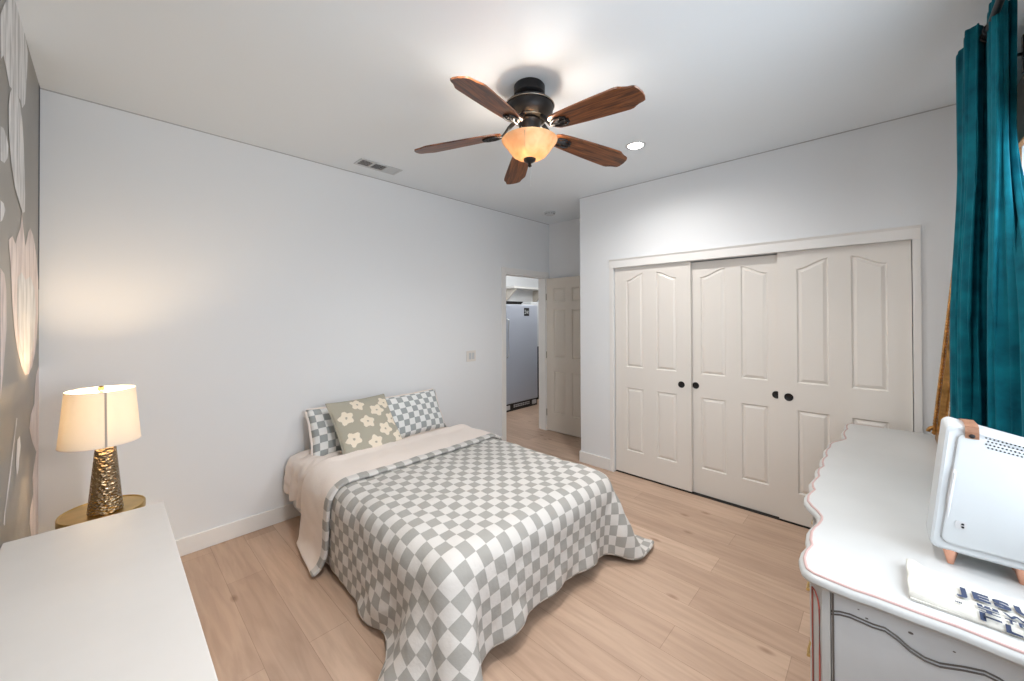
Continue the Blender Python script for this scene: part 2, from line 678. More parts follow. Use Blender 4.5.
# window with its wooden casing
bm = B()
cw = 0.10
box(bm, WX0 - cw, WX1 + cw, YW, YW + 0.018, WZ1, WZ1 + 0.22, bev=0.004)
box(bm, WX0 - cw, WX0, YW, YW + 0.016, WZ0 - 0.08, WZ1)
box(bm, WX1, WX1 + cw, YW, YW + 0.016, WZ0 - 0.08, WZ1)
box(bm, WX0 - cw, WX1 + cw, YW, YW + 0.016, WZ0 - 0.08, WZ0)
win = struct('window_1', bm, M['wood_trim'])
bm = B()
for x0, x1 in ((WX0, WX0 + 0.04), (WX1 - 0.04, WX1), (1.31, 1.35)):
    box(bm, x0, x1, YW - 0.09, YW - 0.05, WZ0, WZ1)
for z0, z1 in ((WZ0, WZ0 + 0.04), (WZ1 - 0.04, WZ1)):
    box(bm, WX0 + 0.04, WX1 - 0.04, YW - 0.09, YW - 0.05, z0, z1)
struct('window_frame', bm, M['white_plastic'], win)
bm = B()
box(bm, WX0 + 0.04, WX1 - 0.04, YW - 0.075, YW - 0.07, WZ0 + 0.04, WZ1 - 0.04)
struct('window_pane', bm, M['pane'], win)

# baseboards
bm = B()
box(bm, XL, DX0 - 0.06, YA - 0.014, YA, 0, 0.115, bev=0.004)
struct('baseboard_back', bm, M['trim'])
bm = B()
box(bm, XB - 0.014, XB, CY1 + 0.04, YE + 0.014, 0, 0.115, bev=0.004)
box(bm, XB, XC, YE, YE + 0.014, 0, 0.115, bev=0.004)
struct('baseboard_right', bm, M['trim'])
bm = B()
box(bm, XB - 0.014, XB, YW, CY0 - 0.036, 0, 0.115, bev=0.004)
struct('baseboard_closet', bm, M['trim'])
bm = B()
box(bm, XL, XL + 0.014, YW, YA - 0.014, 0, 0.115, bev=0.004)
struct('baseboard_left', bm, M['trim'])

# closet casing (header board with a bevelled top, narrow sides)
bm = B()
prism(bm, [(0, ZO), (-0.016, ZO), (-0.016, ZT - 0.016), (-0.026, ZT), (0, ZT)], lambda x, z: (XB + x, CY0 - 0.036, z), lambda x, z: (XB + x, CY1 + 0.038, z))
box(bm, XB - 0.012, XB, CY1, CY1 + 0.038, 0, ZO)
box(bm, XB - 0.012, XB, CY0 - 0.036, CY0, 0, ZO)
struct('trim_1', bm, M['trim'])
# entry casing and jamb
bm = B()
box(bm, DX0 - 0.062, DX0, YA - 0.013, YA, 0, DZ + 0.062, bev=0.003)
box(bm, DX0, DX1, YA - 0.013, YA, DZ, DZ + 0.062, bev=0.003)
box(bm, DX1, DX1 + 0.05, YA - 0.013, YA, 0, DZ + 0.062, bev=0.003)
box(bm, DX0, DX0 + 0.018, YA, YA + 0.12, 0, DZ)
box(bm, DX1 - 0.018, DX1, YA, YA + 0.12, 0, DZ)
box(bm, DX0 + 0.018, DX1 - 0.018, YA, YA + 0.12, DZ - 0.018, DZ)
struct('trim_2', bm, M['trim'])
# thin grey line where the ceiling meets the walls
bm = B()
box(bm, XL, XC, YA - 0.004, YA, H - 0.006, H)
box(bm, XB - 0.004, XB, YW, YE, H - 0.006, H)
struct('trim_3', bm, M['ceil_line'])

# ------------------------------------------------------------------ panelled doors


def panel_door(bm, w, h, panels, t=0.034, rec=0.011, arch=0.065):
    """door slab in local (u across, v depth towards the front, z up); panels: (u0,u1,z0,z1,peak) with peak -1/0/+1 = which side rises"""
    vs0 = len(bm.verts)
    out = []

    def top(p, u):
        u0, u1, z0, z1, pk = p
        if pk == 0:
            return z1
        s = (u - u0) / (u1 - u0)
        if pk < 0:
            s = 1 - s
        s = s * s * (3 - 2 * s)
        return z1 + arch * s

    def outline(p, d, n=10):
        u0, u1, z0, z1, pk = p
        pts = [(u0 + d, z0 + d), (u1 - d, z0 + d)]
        for i in range(n + 1):
            u = u1 - d - (u1 - u0 - 2 * d) * i / n
            pts.append((u, top(p, u) - d))
        return pts

    box(bm, 0, w, -t, -rec, 0, h)
    cols = sorted(set((p[0], p[1]) for p in panels))
    # stiles and mullion, full height
    edges = [0] + [e for c in cols for e in c] + [w]
    for a, b in zip(edges[0::2], edges[1::2]):
        box(bm, a, b, -rec, 0, 0, h)
    for c in cols:
        ps = sorted([p for p in panels if (p[0], p[1]) == c], key=lambda p: p[2])
        zlo = 0
        for i, p in enumerate(ps):
            box(bm, c[0], c[1], -rec, 0, zlo, p[2])
            zlo = p[3]
            if p[4] != 0:
                n = 10
                poly = [(c[0] + (c[1] - c[0]) * k / n, top(p, c[0] + (c[1] - c[0]) * k / n)) for k in range(n + 1)]
                poly += [(c[1], ps[i + 1][2] if i + 1 < len(ps) else h), (c[0], ps[i + 1][2] if i + 1 < len(ps) else h)]
                prism(bm, poly, lambda u, z: (u, -rec, z), lambda u, z: (u, 0, z))
                zlo = ps[i + 1][2] if i + 1 < len(ps) else h
        if zlo < h:
            box(bm, c[0], c[1], -rec, 0, zlo, h)
        for p in ps:
            rings = [[(u, d_, z) for u, z in outline(p, off)] for off, d_ in ((0.0, -0.0005), (0.007, -rec + 0.0006), (0.011, -rec + 0.0006), (0.030, -0.0015))]
            loft(bm, rings, capa=False, capb=True)


def xform(bm, mtx):
    bmesh.ops.transform(bm, matrix=mtx, verts=bm.verts)


DH = 2.0
UPZ, LOZ = (1.03, 1.868), (0.22, 0.83)


def closet_door(name, y_hi, y_lo, x_face, pan, knobs, zb=0.018):
    w = y_hi - y_lo
    u = [y_hi - q for q in pan]
    bm = B()
    panel_door(bm, w, DH, [(u[0], u[1], *UPZ, 1), (u[2], u[3], *UPZ, -1), (u[0], u[1], *LOZ, 0), (u[2], u[3], *LOZ, 0)])
    # u -> -y, v -> -x (front faces the room), z -> z
    xform(bm, Matrix(((0, -1, 0, x_face), (-1, 0, 0, y_hi), (0, 0, 1, zb), (0, 0, 0, 1))))
    d = struct(name, bm, M['door'])
    for ky in knobs:
        bm = B()
        lathe(bm, [(0.0, 0.001), (0.016, 0.001), (0.020, 0.004), (0.027, 0.004), (0.0285, 0.002), (0.0285, -0.004)], 0, 0, 28)
        xform(bm, Matrix(((0, 0, -1, x_face), (1, 0, 0, ky), (0, 1, 0, 0.937), (0, 0, 0, 1))))
        struct('finger_pull', bm, M['black'], d, True)
    return d


closet_door('door_2', 1.926, 1.205, XB + 0.022, (1.808, 1.638, 1.511, 1.328), (1.287,))
closet_door('door_3', 1.255, 0.535, XB + 0.062, (1.135, 0.942, 0.828, 0.646), (1.180, 0.592), zb=0.009)
closet_door('door_4', 0.574, -0.133, XB + 0.022, (0.456, 0.275, 0.155, -0.024), (0.509,))
# dark bottom track
bm = B()
box(bm, XB + 0.03, XB + 0.10, CY0, CY1, 0.0, 0.005)
struct('trim_4', bm, M['dark'])

# entry door standing open along the alcove wall
bm = B()
w = 0.71
us = (0.115, 0.305, 0.405, 0.595)
pn = []
for a, b in ((us[0], us[1]), (us[2], us[3])):
    pn += [(a, b, 0.24, 0.80, 0), (a, b, 0.98, 1.62, 0), (a, b, 1.72, 1.90, 0)]
panel_door(bm, w, 2.035, pn)
# hinge at (4.085, YA-0.005); u -> -y, front -> -x
ang = math.radians(1.0)
T = Matrix.Translation((4.112, YA - 0.018, 0.012)) @ Matrix.Rotation(ang, 4, 'Z') @ Matrix(((0, -1, 0, 0), (-1, 0, 0, 0), (0, 0, 1, 0), (0, 0, 0, 1)))
xform(bm, T)
ed = struct('door_1', bm, M['door2'])
for hz in (0.25, 1.02, 1.80):
    bm = B()
    lathe(bm, [(0.0, hz - 0.045), (0.006, hz - 0.045), (0.006, hz + 0.045), (0.0, hz + 0.045)], 4.107, YA - 0.017, 10)
    struct('hinge', bm, M['brass'], ed, True)
bm = B()
kp = T @ Vector((w - 0.06, 0, 0.95))
lathe(bm, [(0.0, 0.055), (0.018, 0.053), (0.026, 0.042), (0.024, 0.028), (0.011, 0.018), (0.011, 0.006), (0.028, 0.005), (0.028, 0.0)], 0, 0, 20)
xform(bm, Matrix(((0, 0, -1, kp.x), (1, 0, 0, kp.y), (0, 1, 0, kp.z), (0, 0, 0, 1))))
struct('door_handle', bm, M['black'], ed, True)

# hallway / laundry beyond the door
bm = B()
box(bm, 2.7, 2.8, YA + 0.12, 5.6, 0, H)
struct('wall_hall_left', bm, M['wall'])
bm = B()
box(bm, 2.8, 7.5, 5.5, 5.6, 0, H)
struct('wall_hall_back', bm, M['wall'])
bm = B()
box(bm, 6.9, 7.0, YA + 0.12, 5.5, 0, H)
struct('wall_hall_right', bm, M['wall'])

# upright freezer
fz = thing('upright_freezer', 'silver grey upright freezer with black sticker seen through the open doorway', 'freezer', (4.80, 4.70, 0))
bm = B()
box(bm, 4.36, 5.185, 4.42, 5.05, 0.02, 1.74, bev=0.01)
obj('body', bm, M['grey_plastic'], fz)
bm = B()
box(bm, 4.36, 5.185, 4.345, 4.415, 0.125, 1.73, bev=0.012)
fd = obj('freezer_door', bm, M['fridge'], fz)
bm = B()
tube(bm, [(4.425, 4.345, 0.88), (4.425, 4.305, 0.90), (4.425, 4.305, 1.48), (4.425, 4.345, 1.50)], 0.011, 8)
obj('door_handle', bm, M['white_plastic'], fd, True)
bm = B()
box(bm, 4.835, 4.965, 4.3435, 4.345, 1.545, 1.68)
st = obj('sticker', bm, M['black'], fd, label='black square energy sticker')


def text_mesh(s, size, bold=0.0, ext=0.0, space=1.0):
    cu = bpy.data.curves.new('lettering', 'FONT')
    cu.body = s
    cu.size = size
    cu.offset = bold
    cu.space_character = space
    cu.extrude = ext
    o = bpy.data.objects.new('lettering', cu)
    COL.objects.link(o)
    dg = bpy.context.evaluated_depsgraph_get()
    me = bpy.data.meshes.new_from_object(o.evaluated_get(dg))
    bpy.data.objects.remove(o)
    me.materials.clear()
    return me


me = text_mesh('5π', 0.095, 0.0)
me.transform(Matrix(((1, 0, 0, 4.845), (0, 0, 1, 4.3428), (0, 1, 0, 1.58), (0, 0, 0, 1))))
mobj('sticker_lettering', me, M['white_plastic'], fd)
bm = B()
box(bm, 4.36, 5.19, 4.37, 4.43, 0.0, 0.115)
kb = obj('kick_grille', bm, M['black'], fz)
bm = B()
for i in range(9):
    box(bm, 4.60 + i * 0.045, 4.63 + i * 0.045, 4.366, 4.371, 0.05, 0.065)
    box(bm, 4.60 + i * 0.045, 4.63 + i * 0.045, 4.366, 4.371, 0.078, 0.093)
obj('grille_slots', bm, M['grey_plastic'], kb)
for x in (4.40, 5.055):
    bm = B()
    box(bm, x, x + 0.11, 4.36, 4.371, 0.03, 0.10, bev=0.008)
    obj('grille_cap', bm, M['grey_plastic'], kb)
# tray on the freezer
bm = B()
loft(bm, [[(x, y, z) for x, y in rrect(*q, 0.03)] for z, q in ((1.741, (4.47, 4.86, 4.42, 4.90)), (1.785, (4.44, 4.89, 4.39, 4.93)), (1.785, (4.455, 4.875, 4.405, 4.915)), (1.75, (4.48, 4.85, 4.43, 4.89)))])
o = obj('tray', bm, M['dark'])
o['label'] = 'dark shallow tray lying on top of the silver freezer'
o['category'] = 'tray'
# white dryer over a washer painted black as the shaded space beside the freezer
dy = thing('laundry_dryer', 'white appliance with small dark buttons behind the right side of the freezer', 'dryer', (5.63, 4.86, 0.98))
bm = B()
box(bm, 5.33, 5.93, 4.62, 5.2, 0.98, 1.80, bev=0.012)
obj('body', bm, M['white_plastic'], dy)
for z in (1.72, 1.60):
    bm = B()
    box(bm, 5.37, 5.42, 4.608, 4.625, z - 0.012, z + 0.012, bev=0.003)
    obj('button', bm, M['black'], dy)
wm = thing('laundry_washer', 'washing machine painted black as the shaded space under the white appliance beside the freezer', 'washer', (5.63, 4.86, 0))
bm = B()
box(bm, 5.33, 5.93, 4.62, 5.2, 0.0, 0.975, bev=0.012)
obj('body', bm, M['black'], wm)
bm = B()
lathe(bm, [(0.0, 0.02), (0.17, 0.02), (0.19, 0.0)], 0, 0, 28)
xform(bm, Matrix(((1, 0, 0, 5.63), (0, 0, -1, 4.62), (0, 1, 0, 0.55), (0, 0, 0, 1))))
obj('washer_door', bm, M['dark'], wm, True)
# wall shelf in the laundry
sh = thing('wall_shelf', 'white wall shelf on brackets high in the laundry room beyond the doorway', 'shelf', (6.0, 5.35, 2.08))
bm = B()
box(bm, 5.42, 6.88, 5.12, 5.5, 2.085, 2.125, bev=0.004)
obj('shelf_board', bm, M['trim'], sh)
for x in (5.50, 6.4):
    bm = B()
    prism(bm, [(5.5, 2.085), (5.16, 2.085), (5.16, 2.06), (5.47, 1.80), (5.5, 1.80)], lambda y, z, x=x: (x, y, z), lambda y, z, x=x: (x + 0.03, y, z))
    obj('bracket', bm, M['door2'], sh)
light('laundry_light', 'POINT', (4.9, 3.95, 2.5), 26, (1.0, 0.97, 0.93), shadow_soft_size=0.15)

# ------------------------------------------------------------------ ceiling fittings
for i, (x, y) in enumerate(CANS):
    if True:
        t = thing('recessed_light', ['small round lit recessed downlight in the ceiling beside the fan blades', 'added unseen fill downlight in the ceiling between the fan and the white cabinet', 'added unseen fill downlight in the ceiling above the near end of the dresser'][i], 'ceiling light', (x, y, H), 'recessed ceiling downlights')
        bm = B()
        lathe(bm, [(0.052, H - 0.001), (0.056, H - 0.005), (0.068, H - 0.004), (0.072, H)], x, y, 40, cap=False)
        obj('trim_ring', bm, M['white_plastic'], t, True)
        bm = B()
        lathe(bm, [(0.0, H - 0.003), (0.053, H - 0.003), (0.053, H - 0.0005), (0, H - 0.0005)], x, y, 40)
        obj('lens', bm, M['can'], t)
    if True:
        light('downlight_beam', 'SPOT', (x, y, H - 0.012), (66, 80, 40)[i], WARM, spot_size=math.radians(168), spot_blend=1.0, shadow_soft_size=0.05)

t = thing('smoke_detector', 'white round smoke detector on the ceiling near the entry door', 'smoke detector', (3.70, 2.90, H))
bm = B()
lathe(bm, [(0.0, H - 0.036), (0.045, H - 0.036), (0.058, H - 0.028), (0.062, H - 0.012), (0.070, H - 0.010), (0.070, H)], 3.70, 2.90, 32)
sd = obj('housing', bm, M['white_plastic'], t, True)
bm = B()
for k in range(12):
    a = 2 * PI * k / 12
    c, s = math.cos(a), math.sin(a)
    tube(bm, [(3.70 + 0.059 * c - 0.01 * s, 2.90 + 0.059 * s + 0.01 * c, H - 0.022), (3.70 + 0.059 * c + 0.01 * s, 2.90 + 0.059 * s - 0.01 * c, H - 0.022)], 0.003, 6)
obj('slots', bm, M['vent_dark'], t)

# air vent: three louvre sections
t = thing('ceiling_vent', 'white rectangular ceiling air vent with three louvred sections near the bed wall', 'vent', (1.565, 3.03, H))
vx0, vx1, vy0, vy1 = 1.385, 1.745, 2.955, 3.105
bm = B()
fw = 0.016
box(bm, vx0, vx1, vy0, vy0 + fw, H - 0.008, H, bev=0.002)
box(bm, vx0, vx1, vy1 - fw, vy1, H - 0.008, H, bev=0.002)
for x in (vx0, 1.504 - fw / 2, 1.624 - fw / 2, vx1 - fw):
    box(bm, x, x + fw, vy0 + fw, vy1 - fw, H - 0.008, H, bev=0.002)
obj('frame', bm, M['white_plastic'], t)
bm = B()
box(bm, vx0 + 0.01, vx1 - 0.01, vy0 + 0.01, vy1 - 0.01, H - 0.0015, H - 0.0005)
obj('duct', bm, M['vent_dark'], t)
for k, (xa, xb) in enumerate(((vx0 + fw, 1.504 - fw / 2), (1.504 + fw / 2, 1.624 - fw / 2), (1.624 + fw / 2, vx1 - fw))):
    bm = B()
    n = 7
    for i in range(n):
        yc = vy0 + fw + (i + 0.5) * (vy1 - vy0 - 2 * fw) / n
        if k == 2:
            prism(bm, [(yc - 0.003, H - 0.002), (yc + 0.002, H - 0.007), (yc + 0.003, H - 0.007), (yc - 0.002, H - 0.002)], lambda y, z, xa=xa: (xa, y, z), lambda y, z, xb=xb: (xb, y, z))
        else:
            prism(bm, [(yc + 0.008, H - 0.002), (yc - 0.007, H - 0.007), (yc - 0.006, H - 0.008), (yc + 0.009, H - 0.003)], lambda y, z, xa=xa: (xa, y, z), lambda y, z, xb=xb: (xb, y, z))
    obj('louvre_section', bm, M['grey_plastic'] if k < 2 else M['white_plastic'], t)

# light switch on the bed wall
t = thing('light_switch', 'white double light switch plate on the bed wall beside the doorway', 'light switch', (2.79, YA, 1.10))
bm = B()
box(bm, 2.725, 2.855, YA - 0.007, YA, 1.045, 1.165, bev=0.003)
obj('plate', bm, M['door'], t)
for x in (2.755, 2.80):
    bm = B()
    box(bm, x, x + 0.033, YA - 0.011, YA - 0.006, 1.07, 1.14, bev=0.002)
    obj('rocker', bm, M['white_plastic'], t)

# ------------------------------------------------------------------ ceiling fan
FX, FY = 1.584, 1.378
fan = thing('ceiling_fan', 'black ceiling fan with five walnut blades and lit amber bowl light', 'ceiling fan', (FX, FY, H))
bm = B()
lathe(bm, [(0.0, H), (0.078, H), (0.084, H - 0.008), (0.084, H - 0.050), (0.074, H - 0.060), (0.060, H - 0.064), (0.0, H - 0.064)], FX, FY, 40)
obj('canopy', bm, M['black'], fan, True)
bm = B()
lathe(bm, [(0.0, H - 0.062), (0.066, H - 0.062), (0.074, H - 0.074), (0.090, H - 0.082), (0.118, H - 0.096), (0.130, H - 0.108), (0.133, H - 0.116), (0.127, H - 0.121), (0.126, H - 0.145), (0.110, H - 0.168), (0.085, H - 0.185), (0.078, H - 0.19), (0.0, H - 0.19)], FX, FY, 48)
mh = obj('motor_housing', bm, M['black'], fan, True)
bm = B()
for r, z in ((0.1345, H - 0.1165), (0.079, H - 0.0785), (0.0885, H - 0.186)):
    tube(bm, [(FX + r * math.cos(a * PI / 24), FY + r * math.sin(a * PI / 24), z) for a in range(48)], 0.0022, 6, closed=True)
obj('pewter_rings', bm, M['brass'], mh, True, label='thin worn metal ring lines around the black housing')
bm = B()
lathe(bm, [(0.0, H - 0.188), (0.062, H - 0.188), (0.066, H - 0.20), (0.058, H - 0.21), (0.055, H - 0.262), (0.07, H - 0.268), (0.07, H - 0.276), (0.0, H - 0.276)], FX, FY, 36)
obj('switch_housing', bm, M['black'], fan, True)
ZR, ZTIP = 2.540, 2.490
for k in range(5):
    a = math.radians(51.5 + 72 * k)
    ca, sa = math.cos(a), math.sin(a)
    pit = math.radians(-12)
    droop = (ZR - ZTIP) / 0.50

    def P(r, s, dz=0.0):
        z = ZR - (r - 0.15) * droop + math.sin(pit) * s + dz
        return (FX + r * ca - s * math.cos(pit) * sa, FY + r * sa + s * math.cos(pit) * ca, z)

    prof = [(0.155, 0.034), (0.18, 0.050), (0.24, 0.057), (0.34, 0.065), (0.46, 0.0720), (0.560, 0.0760), (0.578, 0.0735), (0.594, 0.0640), (0.612, 0.0560), (0.632, 0.0515), (0.645, 0.0460), (0.652, 0.030)]
    pts = prof + [(0.655, 0.0)] + [(r, -s) for r, s in reversed(prof)]
    bm = B()
    uvl = bm.loops.layers.uv.new('UVMap')
    # build strips so the blade has clean edges
    rows = [[bm.verts.new(P(r, s * q, dz)) for q in (-1, -0.5, 0, 0.5, 1)] for dz in (0.004, -0.004) for r, s in prof]
    n = len(prof)
    info = {}
    for li, dz in enumerate((0.004, -0.004)):
        for i, (r, s) in enumerate(prof):
            for q, v in zip((-1, -0.5, 0, 0.5, 1), rows[li * n + i]):
                info[v] = (r + k * 1.7, s * q + k * 0.31)
    tipv = [bm.verts.new(P(0.656, 0, 0.004)), bm.verts.new(P(0.656, 0, -0.004))]
    for i_, v in enumerate(tipv):
        info[v] = (0.656 + k * 1.7, k * 0.31)
    for li in range(2):
        for i in range(n - 1):
            for j in range(4):
                bm.faces.new((rows[li * n + i][j], rows[li * n + i][j + 1], rows[li * n + i + 1][j + 1], rows[li * n + i + 1][j]))
        for j in range(4):
            bm.faces.new((rows[li * n + n - 1][j], rows[li * n + n - 1][j + 1], tipv[li]))
    for i in range(n - 1):
        for j in (0, 4):
            bm.faces.new((rows[i][j], rows[i + 1][j], rows[n + i + 1][j], rows[n + i][j]))
    for j in range(4):
        bm.faces.new((rows[0][j], rows[0][j + 1], rows[n][j + 1], rows[n][j]))
    for j in (0, 4):
        bm.faces.new((rows[n - 1][j], tipv[0], tipv[1], rows[2 * n - 1][j]))
    for f in bm.faces:
        for lp in f.loops:
            lp[uvl].uv = info[lp.vert]
    bl = obj('blade', bm, M['walnut'], fan)
    # ornate open-work blade iron
    bm = B()
    tube(bm, [(FX + 0.085 * ca, FY + 0.085 * sa, H - 0.195), (FX + 0.115 * ca, FY + 0.115 * sa, H - 0.222), P(0.15, 0, -0.010), P(0.18, 0, -0.010)], [0.012, 0.011, 0.009, 0.008], 8)
    for sg in (-1, 1):
        tube(bm, [P(0.15, 0, -0.009), P(0.17, sg * 0.020, -0.009), P(0.20, sg * 0.032, -0.009), P(0.235, sg * 0.030, -0.009), P(0.255, sg * 0.016, -0.009), P(0.245, sg * 0.004, -0.009), P(0.228, sg * 0.009, -0.009)], 0.0062, 8)
        lathe_c = P(0.215, sg * 0.031, -0.006)
        tube(bm, [P(0.185, sg * 0.004, -0.009), P(0.205, sg * 0.012, -0.009), P(0.225, sg * 0.020, -0.009)], 0.005, 8)
    tube(bm, [P(0.18, 0, -0.009), P(0.262, 0, -0.009)], [0.008, 0.006], 8)
    obj('blade_iron', bm, M['black'], fan, True)
# bowl light
BZ = 2.500
bm = B()
outer = [(0.151, BZ), (0.148, BZ - 0.007), (0.130, BZ - 0.029), (0.114, BZ - 0.052), (0.103, BZ - 0.066), (0.097, BZ - 0.070), (0.094, BZ - 0.078), (0.072, BZ - 0.092), (0.040, BZ - 0.101), (0.012, BZ - 0.103)]
inner = [(r - 0.004, z + 0.003) for r, z in reversed(outer)]
lathe(bm, outer + inner, FX, FY, 48, cap=False)
fb = obj('glass_bowl', bm, M['amber'], fan, True)
bm = B()
lathe(bm, [(0.0, BZ + 0.001), (0.012, BZ + 0.001), (0.012, BZ - 0.099), (0.0, BZ - 0.099)], FX, FY, 12)
obj('light_stem', bm, M['black'], fan, True)
bm = B()
lathe(bm, [(0.0, BZ - 0.097), (0.034, BZ - 0.101), (0.032, BZ - 0.111), (0.020, BZ - 0.119), (0.010, BZ - 0.124), (0.009, BZ - 0.133), (0.012, BZ - 0.139), (0.0, BZ - 0.147)], FX, FY, 24)
obj('finial', bm, M['black'], fan, True)
for j, aa in enumerate((200, 20)):
    bm = B()
    bx_, by_ = FX + 0.062 * math.cos(math.radians(aa)), FY + 0.062 * math.sin(math.radians(aa))
    lathe(bm, [(0.0, BZ - 0.086), (0.018, BZ - 0.080), (0.026, BZ - 0.064), (0.022, BZ - 0.044), (0.012, BZ - 0.030), (0.012, BZ - 0.008), (0.0, BZ - 0.008)], bx_, by_, 18)
    obj('light_bulb', bm, M['bulb'], fan, True)
bm = B()
tube(bm, [(FX - 0.06, FY + 0.006, H - 0.24), (FX - 0.135, FY - 0.085, BZ - 0.02), (FX - 0.135, FY - 0.085, BZ - 0.10)], 0.0012, 6)
obj('pull_chain', bm, M['brass'], fan)
bm = B()
tube(bm, [(FX + 0.004, FY, BZ - 0.140), (FX + 0.004, FY, BZ - 0.25)], 0.0013, 6)
obj('pull_chain', bm, M['white_plastic'], fan)
light('fan_light', 'POINT', (FX, FY, BZ - 0.050), 12, (1.0, 0.93, 0.85), shadow_soft_size=0.07)

# ------------------------------------------------------------------ bed: cloth drape solver


def drape(nu, nv, rest, start, box_, thick, pin, steps=260, iters=22, seed=1, fric=0.55, bend=0.25, floor=0.012, planes=()):
    """position-based cloth. start: (nu,nv,3); rest: (du,dv); box_: (x0,x1,y0,y1,z1,r)"""
    rng = np.random.default_rng(seed)
    X = start.copy() + rng.normal(0, 0.0015, start.shape)
    V = np.zeros_like(X)
    Wt = np.where(pin, 0.0, 1.0)[..., None]
    x0, x1, y0, y1, z1, r = box_
    c = np.array([(x0 + x1) / 2, (y0 + y1) / 2, z1 / 2 - 2.0])
    hf = np.array([(x1 - x0) / 2 - r, (y1 - y0) / 2 - r, z1 / 2 + 2.0 - r])
    cons = []
    du, dv = rest
    dd = math.hypot(du, dv)
    full = slice(None)
    for st in (0, 1):
        cons.append(((slice(st, nu - 1, 2), full), (slice(st + 1, nu, 2), full), du, 1.0))
        cons.append(((full, slice(st, nv - 1, 2)), (full, slice(st + 1, nv, 2)), dv, 1.0))
        cons.append(((slice(st, nu - 1, 2), slice(0, nv - 1)), (slice(st + 1, nu, 2), slice(1, nv)), dd, 0.45))
        cons.append(((slice(st, nu - 1, 2), slice(1, nv)), (slice(st + 1, nu, 2), slice(0, nv - 1)), dd, 0.45))
    for st in (0, 1, 2, 3):
        a = [i for i in range(st, nu - 4, 4)]
        if a:
            cons.append(((slice(st, nu - 4, 4), full), (slice(st + 4, nu, 4), full), 4 * du, bend))
        a = [i for i in range(st, nv - 4, 4)]
        if a:
            cons.append(((full, slice(st, nv - 4, 4)), (full, slice(st + 4, nv, 4)), 4 * dv, bend))
    dt = 1 / 50
    for s in range(steps):
        Pv = X + V * dt + np.array([0, 0, -9.8]) * dt * dt * Wt
        for it in range(iters):
            for A, Bb, L0, k in cons:
                a, b = Pv[A], Pv[Bb]
                n = min(a.shape[0], b.shape[0])
                m_ = min(a.shape[1], b.shape[1])
                wa, wb = Wt[A][:n, :m_], Wt[Bb][:n, :m_]
                d = b[:n, :m_] - a[:n, :m_]
                ln = np.sqrt((d * d).sum(-1, keepdims=True)) + 1e-9
                cc = k * (ln - L0) / ln / np.maximum(wa + wb, 1e-6) * d
                if k == bend:
                    cc = np.where(ln < L0, cc, 0)
                a[:n, :m_] += wa * cc
                b[:n, :m_] -= wb * cc
            # collide
            q = np.abs(Pv - c) - hf
            qm = np.maximum(q, 0)
            lo = np.sqrt((qm * qm).sum(-1))
            ins = np.minimum(q.max(-1), 0)
            dist = lo + ins - r
            g = qm / np.maximum(lo, 1e-9)[..., None]
            ax = np.eye(3)[q.argmax(-1)]
            g = np.where((lo > 1e-7)[..., None], g, ax) * np.sign(Pv - c)
            hit = dist < thick
            Pv += np.where(hit[..., None], (thick - dist)[..., None] * g, 0) * Wt
            fl = Pv[..., 2] < floor
            Pv[..., 2] = np.where(fl, floor, Pv[..., 2])
            for axi, val, sg in planes:
                Pv[..., axi] = np.minimum(Pv[..., axi], val) if sg > 0 else np.maximum(Pv[..., axi], val)
        V = (Pv - X) / dt * 0.985
        con = (hit | fl)[..., None]
        V = np.where(con, V * (1 - fric), V)
        sp = np.sqrt((V * V).sum(-1, keepdims=True))
        V *= np.minimum(1, 2.5 / np.maximum(sp, 1e-6))
        X = Pv
    return X


def cloth_obj(name, X, uv, mats, parent, thick, matfn=None, sub=1, wr=None, **props):
    nu, nv = X.shape[:2]
    me = bpy.data.meshes.new(name)
    verts = X.reshape(-1, 3).tolist()
    faces = []
    for i in range(nu - 1):
        for j in range(nv - 1):
            faces.append((i * nv + j, (i + 1) * nv + j, (i + 1) * nv + j + 1, i * nv + j + 1))
    me.from_pydata(verts, [], faces)
    ul = me.uv_layers.new(name='UVMap')
    fu = uv.reshape(-1, 2)
    for p in me.polygons:
        for li, vi in zip(p.loop_indices, p.vertices):
            ul.data[li].uv = fu[vi]
    o = mobj(name, me, mats, parent, 'all', **props)
    if matfn:
        for p in me.polygons:
            u_, v_ = np.mean([fu[vi] for vi in p.vertices], axis=0)
            p.material_index = matfn(u_, v_)
    sm = o.modifiers.new('smooth', 'SMOOTH')
    sm.factor = 0.5
    sm.iterations = 2
    if wr:
        for sc_, st_ in wr:
            tx_ = bpy.data.textures.new('cloth_wrinkles', 'CLOUDS')
            tx_.noise_scale = sc_
            tx_.noise_depth = 1
            dm = o.modifiers.new('wrinkles', 'DISPLACE')
            dm.texture = tx_
            dm.strength = st_
            dm.mid_level = 0.42
            dm.texture_coords = 'LOCAL'
    so = o.modifiers.new('thickness', 'SOLIDIFY')
    so.thickness = thick
    so.offset = 1.0
    ss = o.modifiers.new('subdivision', 'SUBSURF')
    ss.levels = sub
    ss.render_levels = sub
    return o


